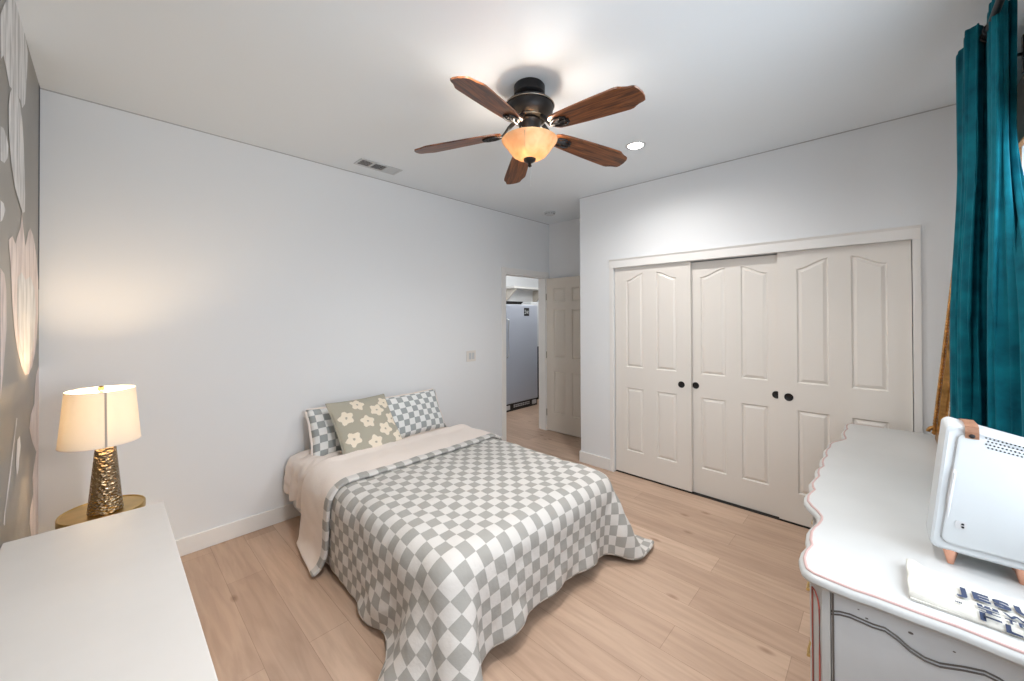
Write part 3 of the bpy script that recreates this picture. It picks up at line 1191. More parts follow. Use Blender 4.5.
BX0, BX1, BY0, BY1, BZT = 0.965, 2.315, 1.30, 3.24, 0.485
bed = thing('bed', 'bed with white mattress pushed head first against the bed wall', 'bed', (1.64, 2.27, 0))
bm = B()
box(bm, BX0, BX1, BY0, BY1, 0.27, BZT, bev=0.06, seg=4)
obj('mattress', bm, M['sheet'], bed, True)
bm = B()
box(bm, BX0 + 0.01, BX1 - 0.01, BY0 + 0.02, BY1, 0.11, 0.268, bev=0.02)
obj('box_spring', bm, M['mattress'], bed, True)
bm = B()
for x in (BX0 + 0.12, BX1 - 0.12):
    box(bm, x - 0.02, x + 0.02, BY0 + 0.08, BY1, 0.085, 0.108)
for y in (BY0 + 0.15, 2.25, BY1 - 0.1):
    box(bm, BX0 + 0.08, BX1 - 0.08, y - 0.02, y + 0.02, 0.075, 0.108)
obj('frame', bm, M['bedframe'], bed)
for x in (BX0 + 0.14, BX1 - 0.14):
    for y in (BY0 + 0.22, BY1 - 0.1):
        bm = B()
        lathe(bm, [(0.0, 0.0), (0.025, 0.0), (0.022, 0.08), (0.0, 0.08)], x, y, 16)
        obj('leg', bm, M['bedframe'], bed, True)

COVER_HANG = 0.425
FOOT_HANG = 0.275
comf = thing('comforter', 'grey and white checkered comforter spread over the bed and hanging to the floor', 'comforter', (1.64, 1.9, 0))


def flat(xa, xb, ya, yb, z, du):
    nu = int(round((xb - xa) / du)) + 1
    nv = int(round((yb - ya) / du)) + 1
    g = np.zeros((nu, nv, 3))
    xs = np.linspace(xa, xb, nu)
    ys = np.linspace(ya, yb, nv)
    g[..., 0], g[..., 1] = np.meshgrid(xs, ys, indexing='ij')
    g[..., 2] = z
    return g, nu, nv, (xs[1] - xs[0], ys[1] - ys[0])


BOX = (BX0, BX1, BY0, BY1 + 0.5, BZT, 0.075)
g, nu, nv, rest = flat(BX0 - COVER_HANG + 0.01, BX1 + COVER_HANG - 0.085, BY0 - FOOT_HANG, 2.52, BZT + 0.02, 0.0285)
pin = (g[..., 1] > 2.46) & (g[..., 0] > BX0 + 0.05) & (g[..., 0] < BX1 - 0.05)
uv = g[..., :2].copy()
uv[..., 1] -= 2.345
uv[..., 0] -= BX0
Xc = drape(nu, nv, rest, g, BOX, 0.010, pin, seed=3)
print('CLOTH', np.linalg.norm(np.diff(Xc, axis=1), axis=-1).mean() / rest[1], np.linalg.norm(np.diff(Xc, axis=0), axis=-1).max() / rest[0], 'foot z', Xc[:, 0, 2].round(2)[::6], 'left z', Xc[0, :, 2].round(2)[::6])
cloth_obj('checkered_cover', Xc, uv, M['checker'], comf, 0.024, wr=((0.16, 0.022), (0.05, 0.015)))

# turned-back end of the comforter, white underside out, checked hem along its edge
FOLD = 2.345
g, nu, nv, rest = flat(BX0 - 0.47, BX1 + 0.40, FOLD, 2.79, BZT + 0.06, 0.0285)
pin = (g[..., 1] > 2.74) & (g[..., 0] > BX0 + 0.1) & (g[..., 0] < BX1 - 0.1)
uv = g[..., :2].copy()
uv[..., 1] -= FOLD
uv[..., 0] -= BX0
Xf = drape(nu, nv, rest, g, BOX, 0.040, pin, seed=5)
cloth_obj('turned_back_end', Xf, uv, [M['sheet'], M['checker']], comf, 0.026, lambda u, v: 1 if v < CK * 0.98 else 0, wr=((0.13, 0.016), (0.05, 0.010)), label='turned back cream underside with a checkered hem')

# loose sheet edge at the head, bunched over the left side
g, nu, nv, rest = flat(BX0 - 0.24, BX0 + 0.40, 2.74, 3.25, BZT + 0.03, 0.024)
g[..., 2] += 0.02 * np.sin(g[..., 1] * 60)
pin = g[..., 0] > BX0 + 0.16
uv = g[..., :2].copy()
Xs = drape(nu, nv, (rest[0], rest[1] * 1.14), g, BOX, 0.010, pin, steps=120, seed=8, bend=0.05, planes=((1, YA - 0.035, 1),))
for i in range(nu):
    for j in range(nv):
        dz_ = max(0.0, BZT - 0.03 - Xs[i, j, 2])
        k_ = min(1.0, dz_ / 0.12)
        yy = Xs[i, j, 1]
        Xs[i, j, 0] -= k_ * (0.000 + 0.026 * math.sin(46 * yy + 9 * Xs[i, j, 2]) + 0.010 * math.sin(83 * yy))
        Xs[i, j, 2] += k_ * 0.018 * math.sin(31 * yy + 1)
cloth_obj('sheet_ruffle', Xs, uv, M['sheet'], bed, 0.006, wr=((0.05, 0.045),))

# ------------------------------------------------------------------ pillows


def pillow_surface(w, h, t, n=28, m=22, pinch=0.06, sag=0.0, seed=0):
    """two-sided cushion grid in local (a across, b up, c out); returns lists for both faces"""
    rng = random.Random(seed)
    ph = [rng.uniform(0, 6.28) for _ in range(6)]
    fr, bk = [], []
    for i in range(n + 1):
        u = -1 + 2 * i / n
        for j in range(m + 1):
            v = -1 + 2 * j / m
            a = w / 2 * u * (1 - pinch * (1 - v * v))
            b = h / 2 * v * (1 - pinch * (1 - u * u))
            th = t / 2 * (max(0, 1 - abs(u) ** 2.4) ** 0.55) * (max(0, 1 - abs(v) ** 2.4) ** 0.55)
            th *= 1 - 0.18 * v
            wr = 0.006 * math.sin(5 * u + ph[0] + 2 * v) * (1 - u * u) + 0.005 * math.sin(6 * v + ph[1] - 3 * u) * (1 - v * v)
            b -= sag * (1 - u * u) * (v > 0) * v
            fr.append((a, b, th + wr * (th > 0.01)))
            bk.append((a, b, -th))
    return fr, bk


def make_pillow(name, w, h, t, T, front, back, parent, uvoff=(0, 0), n=28, m=22, pinch=0.05, sag=0.0, seed=0, pick=None, **props):
    fr, bk = pillow_surface(w, h, t, n, m, pinch, sag, seed)
    bm = B()
    uvl = bm.loops.layers.uv.new('UVMap')
    vf = [bm.verts.new(T @ Vector(p)) for p in fr]
    vb = []
    for idx, p in enumerate(bk):
        i, j = divmod(idx, m + 1)
        vb.append(vf[idx] if i in (0, n) or j in (0, m) else bm.verts.new(T @ Vector(p)))
    for lst, loc, mi in ((vf, fr, 0), (vb, bk, 1)):
        for i in range(n):
            for j in range(m):
                ids = [i * (m + 1) + j, (i + 1) * (m + 1) + j, (i + 1) * (m + 1) + j + 1, i * (m + 1) + j + 1]
                try:
                    f = bm.faces.new([lst[q] for q in (ids if mi == 0 else ids[::-1])])
                except ValueError:
                    continue
                f.smooth = True
                f.material_index = mi
                if pick and mi == 0:
                    ca_ = sum(loc[q][0] for q in ids) / 4
                    cb_ = sum(loc[q][1] for q in ids) / 4
                    f.material_index = pick(ca_, cb_)
                qq = ids if mi == 0 else ids[::-1]
                for lp, q in zip(f.loops, qq):
                    iu, jv = divmod(q, m + 1)
                    lp[uvl].uv = (w * iu / n + uvoff[0], h * jv / m + uvoff[1])
    return obj(name, bm, [front, back] if not isinstance(front, list) else front, parent, recalc=False, **props)


def lean(cx, y, z0, h, tilt, rz=0.0, roll_=0.0):
    """local a->+x, b->up, c->-y (towards the foot); bottom edge near (cx, y, z0), leaning back towards the wall by tilt"""
    base = Matrix(((1, 0, 0, 0), (0, 0, -1, 0), (0, 1, 0, 0), (0, 0, 0, 1)))
    return Matrix.Translation((cx, y, z0)) @ Matrix.Rotation(math.radians(rz), 4, 'Z') @ Matrix.Rotation(math.radians(-tilt), 4, 'X') @ Matrix.Rotation(math.radians(roll_), 4, 'Y') @ Matrix.Translation((0, 0, h / 2)) @ base


def sham(cx, label, rz, seed, uvoff, w=0.60, h=0.385, y=3.02, z0=0.486, tilt=27):
    t = thing('pillow', label, 'pillow', (cx, y, z0), 'checkered pillows at the head of the bed')
    T = lean(cx, y, z0, h, tilt, rz)
    make_pillow('pillow_front', w, h, 0.13, T, M['checker_pillow'], M['sheet'], t, uvoff, seed=seed)
    # plain flange around the seam
    bm = B()
    ring_in, ring_out = [], []
    N_ = 60
    for k in range(N_):
        a = 2 * PI * k / N_
        c, s = math.cos(a), math.sin(a)
        q = max(abs(c), abs(s))
        u, v = c / q, s / q
        pa = w / 2 * u * (1 - 0.05 * (1 - v * v))
        pb = h / 2 * v * (1 - 0.05 * (1 - u * u))
        wv = 0.004 * math.sin(9 * a + seed)
        ring_in.append((pa * 0.985, pb * 0.985, 0.0))
        ring_out.append((pa + 0.013 * u, pb + 0.013 * v, -0.010 + wv))
    for off in (0.0025,):
        loft(bm, [[T @ Vector((x, y_, z_ + off)) for x, y_, z_ in ring_in], [T @ Vector((x, y_, z_ + off)) for x, y_, z_ in ring_out], [T @ Vector((x, y_, z_ - off)) for x, y_, z_ in ring_out], [T @ Vector((x, y_, z_ - off)) for x, y_, z_ in ring_in]], capa=False, capb=False)
    obj('flange', bm, M['sheet'], t, True, label='plain cream flange')
    return t


sham(1.352, 'checkered grey and white pillow behind the left edge of the flower cushion', -3, 2, (0.012, 0.0))
sham(1.955, 'checkered grey and white pillow nearest the doorway, right of the flower cushion', 3, 4, (0.03, 0.02))

# flower cushion
FLOWERS = [(-0.032, 0.171), (0.101, 0.09), (0.195, 0.151), (-0.155, 0.071), (-0.014, 0.002), (0.204, -0.004), (0.11, -0.084), (-0.155, -0.108), (-0.004, -0.172), (0.211, -0.165)]


def pick_flower(a, b):
    for i, (fa, fb) in enumerate(FLOWERS):
        d = math.hypot(a - fa, b - fb)
        if d < 0.075:
            th = math.atan2(b - fb, a - fa)
            rr = 0.050 + 0.0085 * math.cos(5 * th + i * 1.3)
            if 0.0085 < d < rr:
                return 2
    return 0


t = thing('cushion', 'sage green square cushion printed with cream flowers between the checkered pillows', 'cushion', (1.50, 2.92, 0.5))
T = lean(1.415, 2.765, 0.515, 0.485, 41, 3, 0)
make_pillow('cushion_cover', 0.49, 0.485, 0.12, T, [M['cushion_base'], M['cushion_base'], M['cushion_flower']], None, t, n=110, m=100, pinch=0.05, seed=9, pick=pick_flower)
bm = B()
pts = []
for k in range(80):
    a = 2 * PI * k / 80
    c, s = math.cos(a), math.sin(a)
    q = max(abs(c), abs(s))
    u, v = c / q, s / q
    pts.append(T @ Vector((0.245 * u * (1 - 0.05 * (1 - v * v)), 0.2425 * v * (1 - 0.05 * (1 - u * u)), 0)))
tube(bm, pts, 0.005, 6, closed=True)
obj('piping', bm, M['cushion_base'], t, True)

# ------------------------------------------------------------------ white cabinet by the camera (left)
ZD = 0.75
t = thing('cabinet', 'white low cabinet with a plain flat top along the flowered mural wall', 'cabinet', (-0.04, 1.4, 0))
bm = B()
box(bm, XL + 0.0005, 0.172, 0.55, 2.262, ZD - 0.022, ZD, bev=0.003)
obj('top', bm, M['white_lacquer'], t)
bm = B()
box(bm, XL + 0.016, 0.15, 0.56, 2.252, 0.06, ZD - 0.022)
obj('body', bm, M['white_lacquer'], t)
bm = B()
box(bm, XL + 0.03, 0.12, 0.60, 2.22, 0.0, 0.06)
obj('plinth', bm, M['white_lacquer'], t)
for c_ in range(3):
    for r_ in range(3):
        y0 = 0.575 + c_ * 0.56
        z0 = 0.08 + r_ * 0.215
        bm = B()
        box(bm, 0.151, 0.168, y0, y0 + 0.545, z0, z0 + 0.205, bev=0.003)
        d = obj('drawer', bm, M['white_lacquer'], t)
        bm = B()
        box(bm, 0.168, 0.171, y0 + 0.2, y0 + 0.345, z0 + 0.16, z0 + 0.172)
        obj('drawer_pull', bm, M['brass'], d)

# ------------------------------------------------------------------ gold side table and lamp in the corner
LX, LY, LZ = -0.018, 2.775, 0.60
t = thing('side_table', 'round gold metal side table in the corner under the lamp', 'side table', (LX - 0.005, LY + 0.03, 0))
bm = B()
tx, ty = LX + 0.008, LY + 0.03
lathe(bm, [(0.0, LZ - 0.004), (0.146, LZ - 0.004), (0.149, LZ), (0.153, LZ), (0.155, LZ - 0.004), (0.155, LZ - 0.030), (0.150, LZ - 0.030), (0.150, LZ - 0.014), (0.0, LZ - 0.014)], tx, ty, 56)
obj('table_top', bm, M['gold'], t, True)
bm = B()
lathe(bm, [(0.0, LZ - 0.014), (0.05, LZ - 0.014), (0.03, LZ - 0.05), (0.022, 0.30), (0.03, 0.06), (0.05, 0.03), (0.0, 0.03)], tx, ty, 24)
obj('stem', bm, M['gold'], t, True)
bm = B()
lathe(bm, [(0.0, 0.03), (0.05, 0.03), (0.13, 0.012), (0.135, 0.0), (0.0, 0.0)], tx, ty, 40)
obj('base', bm, M['gold'], t, True)

LB = LZ - 0.004
lamp = thing('table_lamp', 'lit table lamp with cream drum shade and hammered bronze base on gold table', 'table lamp', (LX, LY, LB))
bm = B()
lathe(bm, [(0.0, LB), (0.060, LB), (0.064, LB + 0.006), (0.062, LB + 0.02), (0.036, LB + 0.33), (0.034, LB + 0.345), (0.0, LB + 0.35)], LX + 0.016, LY, 56)
obj('base', bm, M['hammered'], lamp, True)
S0, S1 = LB + 0.343, LB + 0.598
bm = B()
n_ = 64
lathe(bm, [(0.1425, S0), (0.122, S1), (0.1205, S1), (0.141, S0)], LX, LY, n_, cap=False)
shd = obj('lamp_shade', bm, M['shade'], lamp, True)
bm = B()
for zz, rr in ((S0, 0.142), (S1, 0.1215)):
    bm = B()
    tube(bm, [(LX + rr * math.cos(2 * PI * k / 64), LY + rr * math.sin(2 * PI * k / 64), zz) for k in range(64)], 0.0022, 6, closed=True)
    obj('shade_binding', bm, M['sheet'], shd, True)
bm = B()
sa_ = math.atan2(-LY + 0.0, 0.05 - LX) + 0.10
for k in range(1):
    c, s = math.cos(sa_), math.sin(sa_)
    tt = Vector((-s, c, 0))
    q = []
    for zz, rr in ((S0, 0.1432), (S1, 0.1227)):
        q.append((Vector((LX + rr * c, LY + rr * s, zz)), tt * 0.004))
    o_ = Vector((c, s, 0)) * 0.0008
    loft(bm, [[q[0][0] - q[0][1], q[0][0] + q[0][1], q[0][0] + q[0][1] + o_, q[0][0] - q[0][1] + o_], [q[1][0] - q[1][1], q[1][0] + q[1][1], q[1][0] + q[1][1] + o_, q[1][0] - q[1][1] + o_]])
obj('shade_seam', bm, M['shade_seam'], shd)
bm = B()
for k in range(3):
    a = 2 * PI * k / 3 + 0.4
    tube(bm, [(LX, LY, S1 - 0.012), (LX + 0.121 * math.cos(a), LY + 0.121 * math.sin(a), S1 - 0.003)], 0.0018, 6)
obj('shade_spider', bm, M['brass'], lamp)
bm = B()
lathe(bm, [(0.0, S1 - 0.02), (0.006, S1 - 0.02), (0.006, S1 - 0.006), (0.011, S1 - 0.002), (0.012, S1 + 0.012), (0.006, S1 + 0.018), (0.0, S1 + 0.02)], LX, LY, 16)
obj('finial', bm, M['gold'], lamp, True)
bm = B()
for sg in (-1, 1):
    tube(bm, [(LX + sg * 0.012, LY, LB + 0.35), (LX + sg * 0.05, LY, LB + 0.42), (LX + sg * 0.05, LY, LB + 0.50), (LX + sg * 0.004, LY, S1 - 0.012)], 0.0018, 6)
obj('harp', bm, M['brass'], lamp)
bm = B()
lathe(bm, [(0.0, LB + 0.348), (0.013, LB + 0.348), (0.013, LB + 0.40), (0.028, LB + 0.435), (0.030, LB + 0.455), (0.022, LB + 0.48), (0.0, LB + 0.49)], LX, LY, 20)
obj('light_bulb', bm, M['bulb'], lamp, True)
light('lamp_light', 'POINT', (LX, LY, LB + 0.50), 10, (1.0, 0.72, 0.42), shadow_soft_size=0.035)

# ------------------------------------------------------------------ french dresser on the right
DZT = 0.83
YB = YW + 0.012
front = [(1.4, 0.181), (1.43, 0.187), (1.479, 0.187), (1.528, 0.179), (1.56, 0.186), (1.62, 0.190), (1.66, 0.186), (1.70, 0.178), (1.74, 0.174), (1.765, 0.176), (1.80, 0.190), (1.833, 0.210), (1.877, 0.228), (1.93, 0.233), (1.969, 0.230), (2.016, 0.221), (2.045, 0.230), (2.09, 0.236), (2.15, 0.231), (2.20, 0.224), (2.25, 0.232), (2.30, 0.234), (2.36, 0.222), (2.42, 0.231), (2.48, 0.233), (2.54, 0.224), (2.60, 0.233), (2.66, 0.234), (2.72, 0.226), (2.78, 0.229), (2.83, 0.222), (2.876, 0.205), (2.92, 0.186), (2.96, 0.174), (3.00, 0.176), (3.06, 0.186), (3.12, 0.190), (3.18, 0.186), (3.22, 0.179), (3.28, 0.187), (3.35, 0.187)]
outl = [(1.338, YB), (1.336, -0.25), (1.339, -0.19), (1.347, -0.12), (1.345, -0.06), (1.347, 0.02), (1.343, 0.06), (1.347, 0.11), (1.353, 0.15), (1.370, 0.172)] + front + [(3.40, 0.170), (3.415, 0.14), (3.42, 0.0), (3.42, YB)]


def offset_poly(poly, d):
    n = len(poly)
    out = []
    for i in range(n):
        p0, p1, p2 = Vector(poly[i - 1]), Vector(poly[i]), Vector(poly[(i + 1) % n])
        t1 = (p1 - p0).normalized()
        t2 = (p2 - p1).normalized()
        nn = Vector((t1.y + t2.y, -t1.x - t2.x))
        if nn.length < 1e-6:
            nn = Vector((t1.y, -t1.x))
        nn.normalize()
        out.append((p1.x + nn.x * d, p1.y + nn.y * d))
    return out


ar = sum(outl[i - 1][0] * outl[i][1] - outl[i][0] * outl[i - 1][1] for i in range(len(outl)))
SG = 1 if ar < 0 else -1     # inward sign
clampb = lambda pts: [(x, max(y, YB)) for x, y in pts]
off = lambda d: clampb(offset_poly(outl, SG * d))
dr = thing('dresser', 'white french provincial dresser with scalloped top and rose painted edge lines', 'dresser', (2.38, -0.1, 0))
bm = B()
loft(bm, [[(x, y, z) for x, y in off(d)] for d, z in ((0.016, DZT - 0.034), (0.006, DZT - 0.030), (0.0, DZT - 0.022), (0.0, DZT - 0.014), (0.004, DZT - 0.007), (0.010, DZT - 0.004), (0.013, DZT))])
obj('top', bm, M['dresser'], dr, 35)
bm = B()
ln = [(x, y) for x, y in off(0.0145)]
ln = [p for p in ln if p[1] > YB + 0.02]
tube(bm, [(x, y, DZT - 0.0030) for x, y in ln], 0.0045, 8)
obj('painted_edge_line', bm, M['pink'], dr, True, label='rose painted line along the scalloped edge')
# carcass
bodyp = [(1.385, YB), (1.385, 0.118), (1.420, 0.150), (1.75, 0.150), (1.86, 0.190), (2.82, 0.190), (2.94, 0.150), (3.33, 0.150), (3.37, 0.115), (3.37, YB)]
bm = B()
prism(bm, bodyp, lambda x, y: (x, y, 0.12), lambda x, y: (x, y, DZT - 0.034))
obj('body', bm, M['dresser'], dr)
# side panel, grey paint, with the curved double groove
bm = B()
box(bm, 1.372, 1.386, YB, 0.108, 0.14, DZT - 0.036, bev=0.002)
sp = obj('side_panel', bm, M['dresser_grey'], dr, label='grey painted side panel')
cur = [(0.108, 0.739), (0.09, 0.747), (0.069, 0.751), (0.045, 0.750), (0.024, 0.749), (0.002, 0.752), (-0.02, 0.743), (-0.042, 0.728), (-0.067, 0.719), (-0.092, 0.720), (-0.13, 0.735), (-0.16, 0.744), (-0.181, 0.741), (-0.22, 0.725), (-0.27, 0.72), (-0.30, 0.735), (YB, 0.74)]
bm = B()
for dz in (0.0, -0.0085):
    tube(bm, [(1.3712, y, z + dz) for y, z in cur], 0.0021, 6)
for (y, z, r) in ((0.036, 0.757, 0.0022), (-0.044, 0.764, 0.0032), (-0.115, 0.760, 0.0018), (0.052, 0.772, 0.0015)):
    lathe_pts = [(1.3716, y + r * 1.6 * math.cos(a * PI / 4), z + r * math.sin(a * PI / 4)) for a in range(8)]
    bm.faces.new([bm.verts.new(p) for p in lathe_pts])
obj('groove_moulding', bm, M['groove'], sp, True, label='dark worn curved groove with paint chips')
bm = B()
tube(bm, [(1.3715, 0.104, 0.14), (1.3715, 0.104, DZT - 0.036)], 0.0022, 6)
obj('panel_seam', bm, M['groove'], sp)
# canted corner post with a red-lined panel
bm = B()
prism(bm, [(1.372, 0.110), (1.374, 0.128), (1.398, 0.155), (1.44, 0.160), (1.44, 0.110)], lambda x, y: (x, y, 0.02), lambda x, y: (x, y, DZT - 0.034))
post = obj('corner_post', bm, M['dresser'], dr)
bm = B()
A_, B_ = Vector((1.3735, 0.1285, 0)), Vector((1.3975, 0.1555, 0))
ups = [(0.82, 0.774), (0.55, 0.768), (0.32, 0.752), (0.20, 0.730), (0.20, 0.60), (0.20, 0.30), (0.20, 0.16), (0.82, 0.16), (0.82, 0.774)]
nrm = Vector((-0.75, 0.66, 0)) * 0.001
tube(bm, [A_.lerp(B_, s) + nrm + Vector((0, 0, z)) for s, z in ups], 0.0021, 6)
obj('painted_panel_line', bm, M['red'], post, True, label='red painted line on the corner post')
for x0, x1, yy in ((1.45, 1.74, 0.150), (1.90, 2.80, 0.190), (2.96, 3.32, 0.150)):
    for r_ in range(3):
        z0 = 0.15 + r_ * 0.21
        bm = B()
        box(bm, x0, x1, yy - 0.01, yy + 0.014, z0, z0 + 0.20, bev=0.006)
        d = obj('drawer', bm, M['dresser'], dr)
        for f_ in ((0.5,) if x1 - x0 < 0.5 else (0.22, 0.78)):
            xc = x0 + (x1 - x0) * f_
            bm = B()
            tube(bm, [(xc - 0.045, yy + 0.014, z0 + 0.11), (xc - 0.04, yy + 0.03, z0 + 0.10), (xc, yy + 0.034, z0 + 0.088), (xc + 0.04, yy + 0.03, z0 + 0.10), (xc + 0.045, yy + 0.014, z0 + 0.11)], 0.005, 8)
            obj('drawer_pull', bm, M['gold'], d, True)
for x, y in ((1.42, 0.09), (3.32, 0.09), (1.42, YB + 0.05), (3.32, YB + 0.05)):
    bm = B()
    loft(bm, [[(x + dx + s * px, y + s * py, z) for px, py in ((-1, -1), (1, -1), (1, 1), (-1, 1))] for z, s, dx in ((0.125, 0.030, 0), (0.06, 0.022, 0.004), (0.0, 0.018, 0.0))])
    obj('leg', bm, M['dresser'], dr)

# ------------------------------------------------------------------ folded tote bag with lettering
tb = thing('tote_bag', 'cream folded canvas tote bag with navy lettering at the near end of the dresser top', 'tote bag', (1.47, -0.15, DZT))
nx, ny = 30, 46


def bag_z(q, s):
    e = min(s * 9, 1) ** 0.4
    z = DZT + 0.002 + 0.018 * e * (0.80 + 0.20 * math.sin(q * 4 + 1)) * (1 - 0.35 * s)
    z += 0.010 * math.exp(-((q - 0.03) / 0.06) ** 2) * s
    fade = max(0.0, 1 - q / 0.45)
    z += fade * (0.0035 * math.sin(17 * q + 7 * s) * math.sin(8 * s + 4 * q) + 0.0022 * math.sin(31 * q - 13 * s)) * e
    return z


TG = np.zeros((nx, ny, 3))
for i in range(nx):
    for j in range(ny):
        s, q = i / (nx - 1), j / (ny - 1)
        y = -0.040 - q * 0.31
        xa = 1.393 + 0.012 * (1 - q) - 0.004 * math.sin(q * 5)
        xb = 1.578 - 0.02 * max(0, q - 0.25) + 0.006 * math.sin(q * 9)
        x = xa + s * (xb - xa)
        z = bag_z(q, s)
        TG[i, j] = (x, y, z)
o = cloth_obj('bag_body', TG, TG[..., :2].copy(), M['tote'], tb, 0.004)
# underside fold so the bag has body
bm = B()
loft(bm, [[(x, y, z) for x, y in ((1.400, -0.045), (1.57, -0.048), (1.555, YB + 0.01), (1.40, YB + 0.01))] for z in (DZT + 0.001, DZT + 0.006)])
obj('bag_under_fold', bm, M['tote'], tb)


def lay_text(s, name, y_left, x_base, height, width, rot=False):
    """flat lettering on the bag: reads along -y, letter tops towards +x; rot = reads along +x with tops towards +y"""
    me0 = text_mesh(s, 1.0, 0.030, space=1.14)
    bmt = B()
    for d_ in (-0.04, 0.0, 0.04):
        me1 = me0.copy()
        me1.transform(Matrix.Translation((0, d_, 0)))
        bmt.from_mesh(me1)
    me = bpy.data.meshes.new(name)
    bmt.to_mesh(me)
    bmt.free()
    co = np.array([v.co[:] for v in me.vertices])
    lo, hi = co.min(0), co.max(0)
    for v in me.vertices:
        a = (v.co.x - lo[0]) / (hi[0] - lo[0]) * width
        b = (v.co.y - lo[1]) / (hi[1] - lo[1]) * height
        if rot:
            x, y = x_base + a, y_left - height + b
        else:
            x, y = x_base + b, y_left - a
        q = min(max((-0.040 - y) / 0.31, 0), 1)
        xa = 1.393 + 0.012 * (1 - q) - 0.004 * math.sin(q * 5)
        xb = 1.578 - 0.02 * max(0, q - 0.25) + 0.006 * math.sin(q * 9)
        s_ = min(max((x - xa) / (xb - xa), 0), 1)
        z = bag_z(q, s_) + 0.0058
        v.co = (x, y, z)
    return mobj(name, me, M['navy'], tb)


lay_text('JESUS', 'printed_word', -0.128, 1.460, 0.052, 0.166)
lay_text('THE', 'printed_word', -0.158, 1.398, 0.033, 0.056, rot=True)
lay_text('WAY', 'printed_word', -0.197, 1.434, 0.021, 0.092)
lay_text('TRUTH', 'printed_word', -0.197, 1.411, 0.018, 0.092)
lay_text('LIFE', 'printed_word', -0.195, 1.3935, 0.0135, 0.094)
# small print
bm = B()
for k in range(4):
    box(bm, 1.424, 1.4285, -0.124 - k * 0.0028, -0.1222 - k * 0.0028, bag_z(0.27, 0.18) + 0.0045, bag_z(0.27, 0.18) + 0.0060)
obj('small_print', bm, M['navy'], tb)

# ------------------------------------------------------------------ white box speaker on rose-gold feet
spk = thing('speaker', 'white tapered box speaker with rose gold cone feet and tan leather strap on dresser', 'speaker', (1.75, -0.21, DZT))
SB, ST = DZT + 0.041, 1.236
TSL = 0.19


def spk_ring(x, grow=0.0, r=0.018):
    """outline of the case seen from the back: tapered sides and a top that slopes down towards the window"""
    yb0, yb1 = -0.094 + grow, -0.305 - grow
    yt0, yt1 = -0.127 + grow, -0.297 - grow
    zt0 = ST + grow
    zt1 = ST + grow - TSL * (yt0 - yt1)
    b = SB - grow
    out = []
    for (cy, cz, a0) in ((yt1 + r, zt1 - r, 90), (yb1 + r, b + r, 180), (yb0 - r, b + r, 270), (yt0 - r, zt0 - r, 0)):
        for i in range(6):
            a = math.radians(a0 + 18 * i)
            out.append((x, cy + r * math.cos(a), cz + r * math.sin(a)))
    return out


bm = B()
loft(bm, [spk_ring(1.670, -0.014), spk_ring(1.6685, -0.008), spk_ring(1.671, -0.002), spk_ring(1.678, 0.0), spk_ring(1.782, 0.0), spk_ring(1.790, -0.006)])
obj('case', bm, M['white_plastic'], spk, 30)
bm = B()
loft(bm, [spk_ring(1.6655, -0.024), spk_ring(1.6645, -0.026)] + [spk_ring(1.6645, -0.03)], capa=False)
loft(bm, [spk_ring(1.6655, -0.024), spk_ring(1.671, -0.024)], capa=False, capb=False)
obj('back_panel', bm, M['white_plastic'], spk, 30)
bm = B()
tube(bm, [(1.6685, y, z) for _, y, z in spk_ring(0, -0.0225)], 0.0012, 6, closed=True)
obj('seam', bm, M['grey_plastic'], spk, True)
bm = B()
for r_ in range(4):
    for k in range(14):
        y = -0.202 - k * 0.0070 - (r_ % 2) * 0.0035
        z = 1.2105 - TSL * (-0.202 - y) - r_ * 0.0085 
        if y < -0.275:
            continue
        lathe(bm, [(0.0, 0.0), (0.0021, 0.0), (0.0021, 0.001), (0, 0.001)], 0, 0, 8)
        vs = list(bm.verts)[-18:]
        bmesh.ops.transform(bm, matrix=Matrix(((0, 0, -1, 1.6645), (1, 0, 0, y), (0, 1, 0, z), (0, 0, 0, 1))), verts=vs)
obj('perforations', bm, M['black'], spk)
bm = B()
prism(bm, rrect(-0.011, 0.011, -0.011, 0.011, 0.005), lambda a, b: (1.6630, -0.155 + a, 0.955 + b), lambda a, b: (1.666, -0.155 + a, 0.955 + b))
pt = obj('socket_plate', bm, M['grey_plastic'], spk)
bm = B()
for dy_, dz_ in ((-0.003, 0.004), (-0.003, -0.004)):
    lathe(bm, [(0.0, 0.0), (0.003, 0.0), (0.003, 0.001), (0, 0.001)], 0, 0, 10)
    vs = list(bm.verts)[-22:]
    bmesh.ops.transform(bm, matrix=Matrix(((0, 0, -1, 1.6628), (1, 0, 0, -0.155 + dy_), (0, 1, 0, 0.955 + dz_), (0, 0, 0, 1))), verts=vs)
obj('socket_holes', bm, M['black'], pt)
bm = B()
tube(bm, [(1.668, -0.1445, 1.115), (1.664, -0.143, 1.10), (1.664, -0.1335, 1.02), (1.668, -0.128, 0.95)], [0.003, 0.0045, 0.0045, 0.003], 8)
obj('latch_bar', bm, M['grey_plastic'], spk, True)
for y in (-0.136, -0.264):
    for x in (1.686, 1.765):
        bm = B()
        lathe(bm, [(0.0, SB + 0.003), (0.0165, SB + 0.003), (0.0155, SB - 0.004), (0.0065, DZT + 0.001), (0.0, DZT + 0.001)], x, y, 24)
        obj('foot', bm, M['rose'], spk, True)
bm = B()
sy0, sy1 = -0.164, -0.190
ST2 = ST - TSL * 0.05
path = [(1.6625, ST2 - 0.024), (1.660, ST2 - 0.004), (1.664, ST2 + 0.010), (1.69, ST2 + 0.014), (1.76, ST2 + 0.012), (1.79, ST2 + 0.006), (1.796, ST2 - 0.03)]
prev = None
for i, (x, z) in enumerate(path):
    rr = [bm.verts.new((x, sy0, z)), bm.verts.new((x, sy1, z))]
    if prev:
        bm.faces.new((prev[0], prev[1], rr[1], rr[0]))
    prev = rr
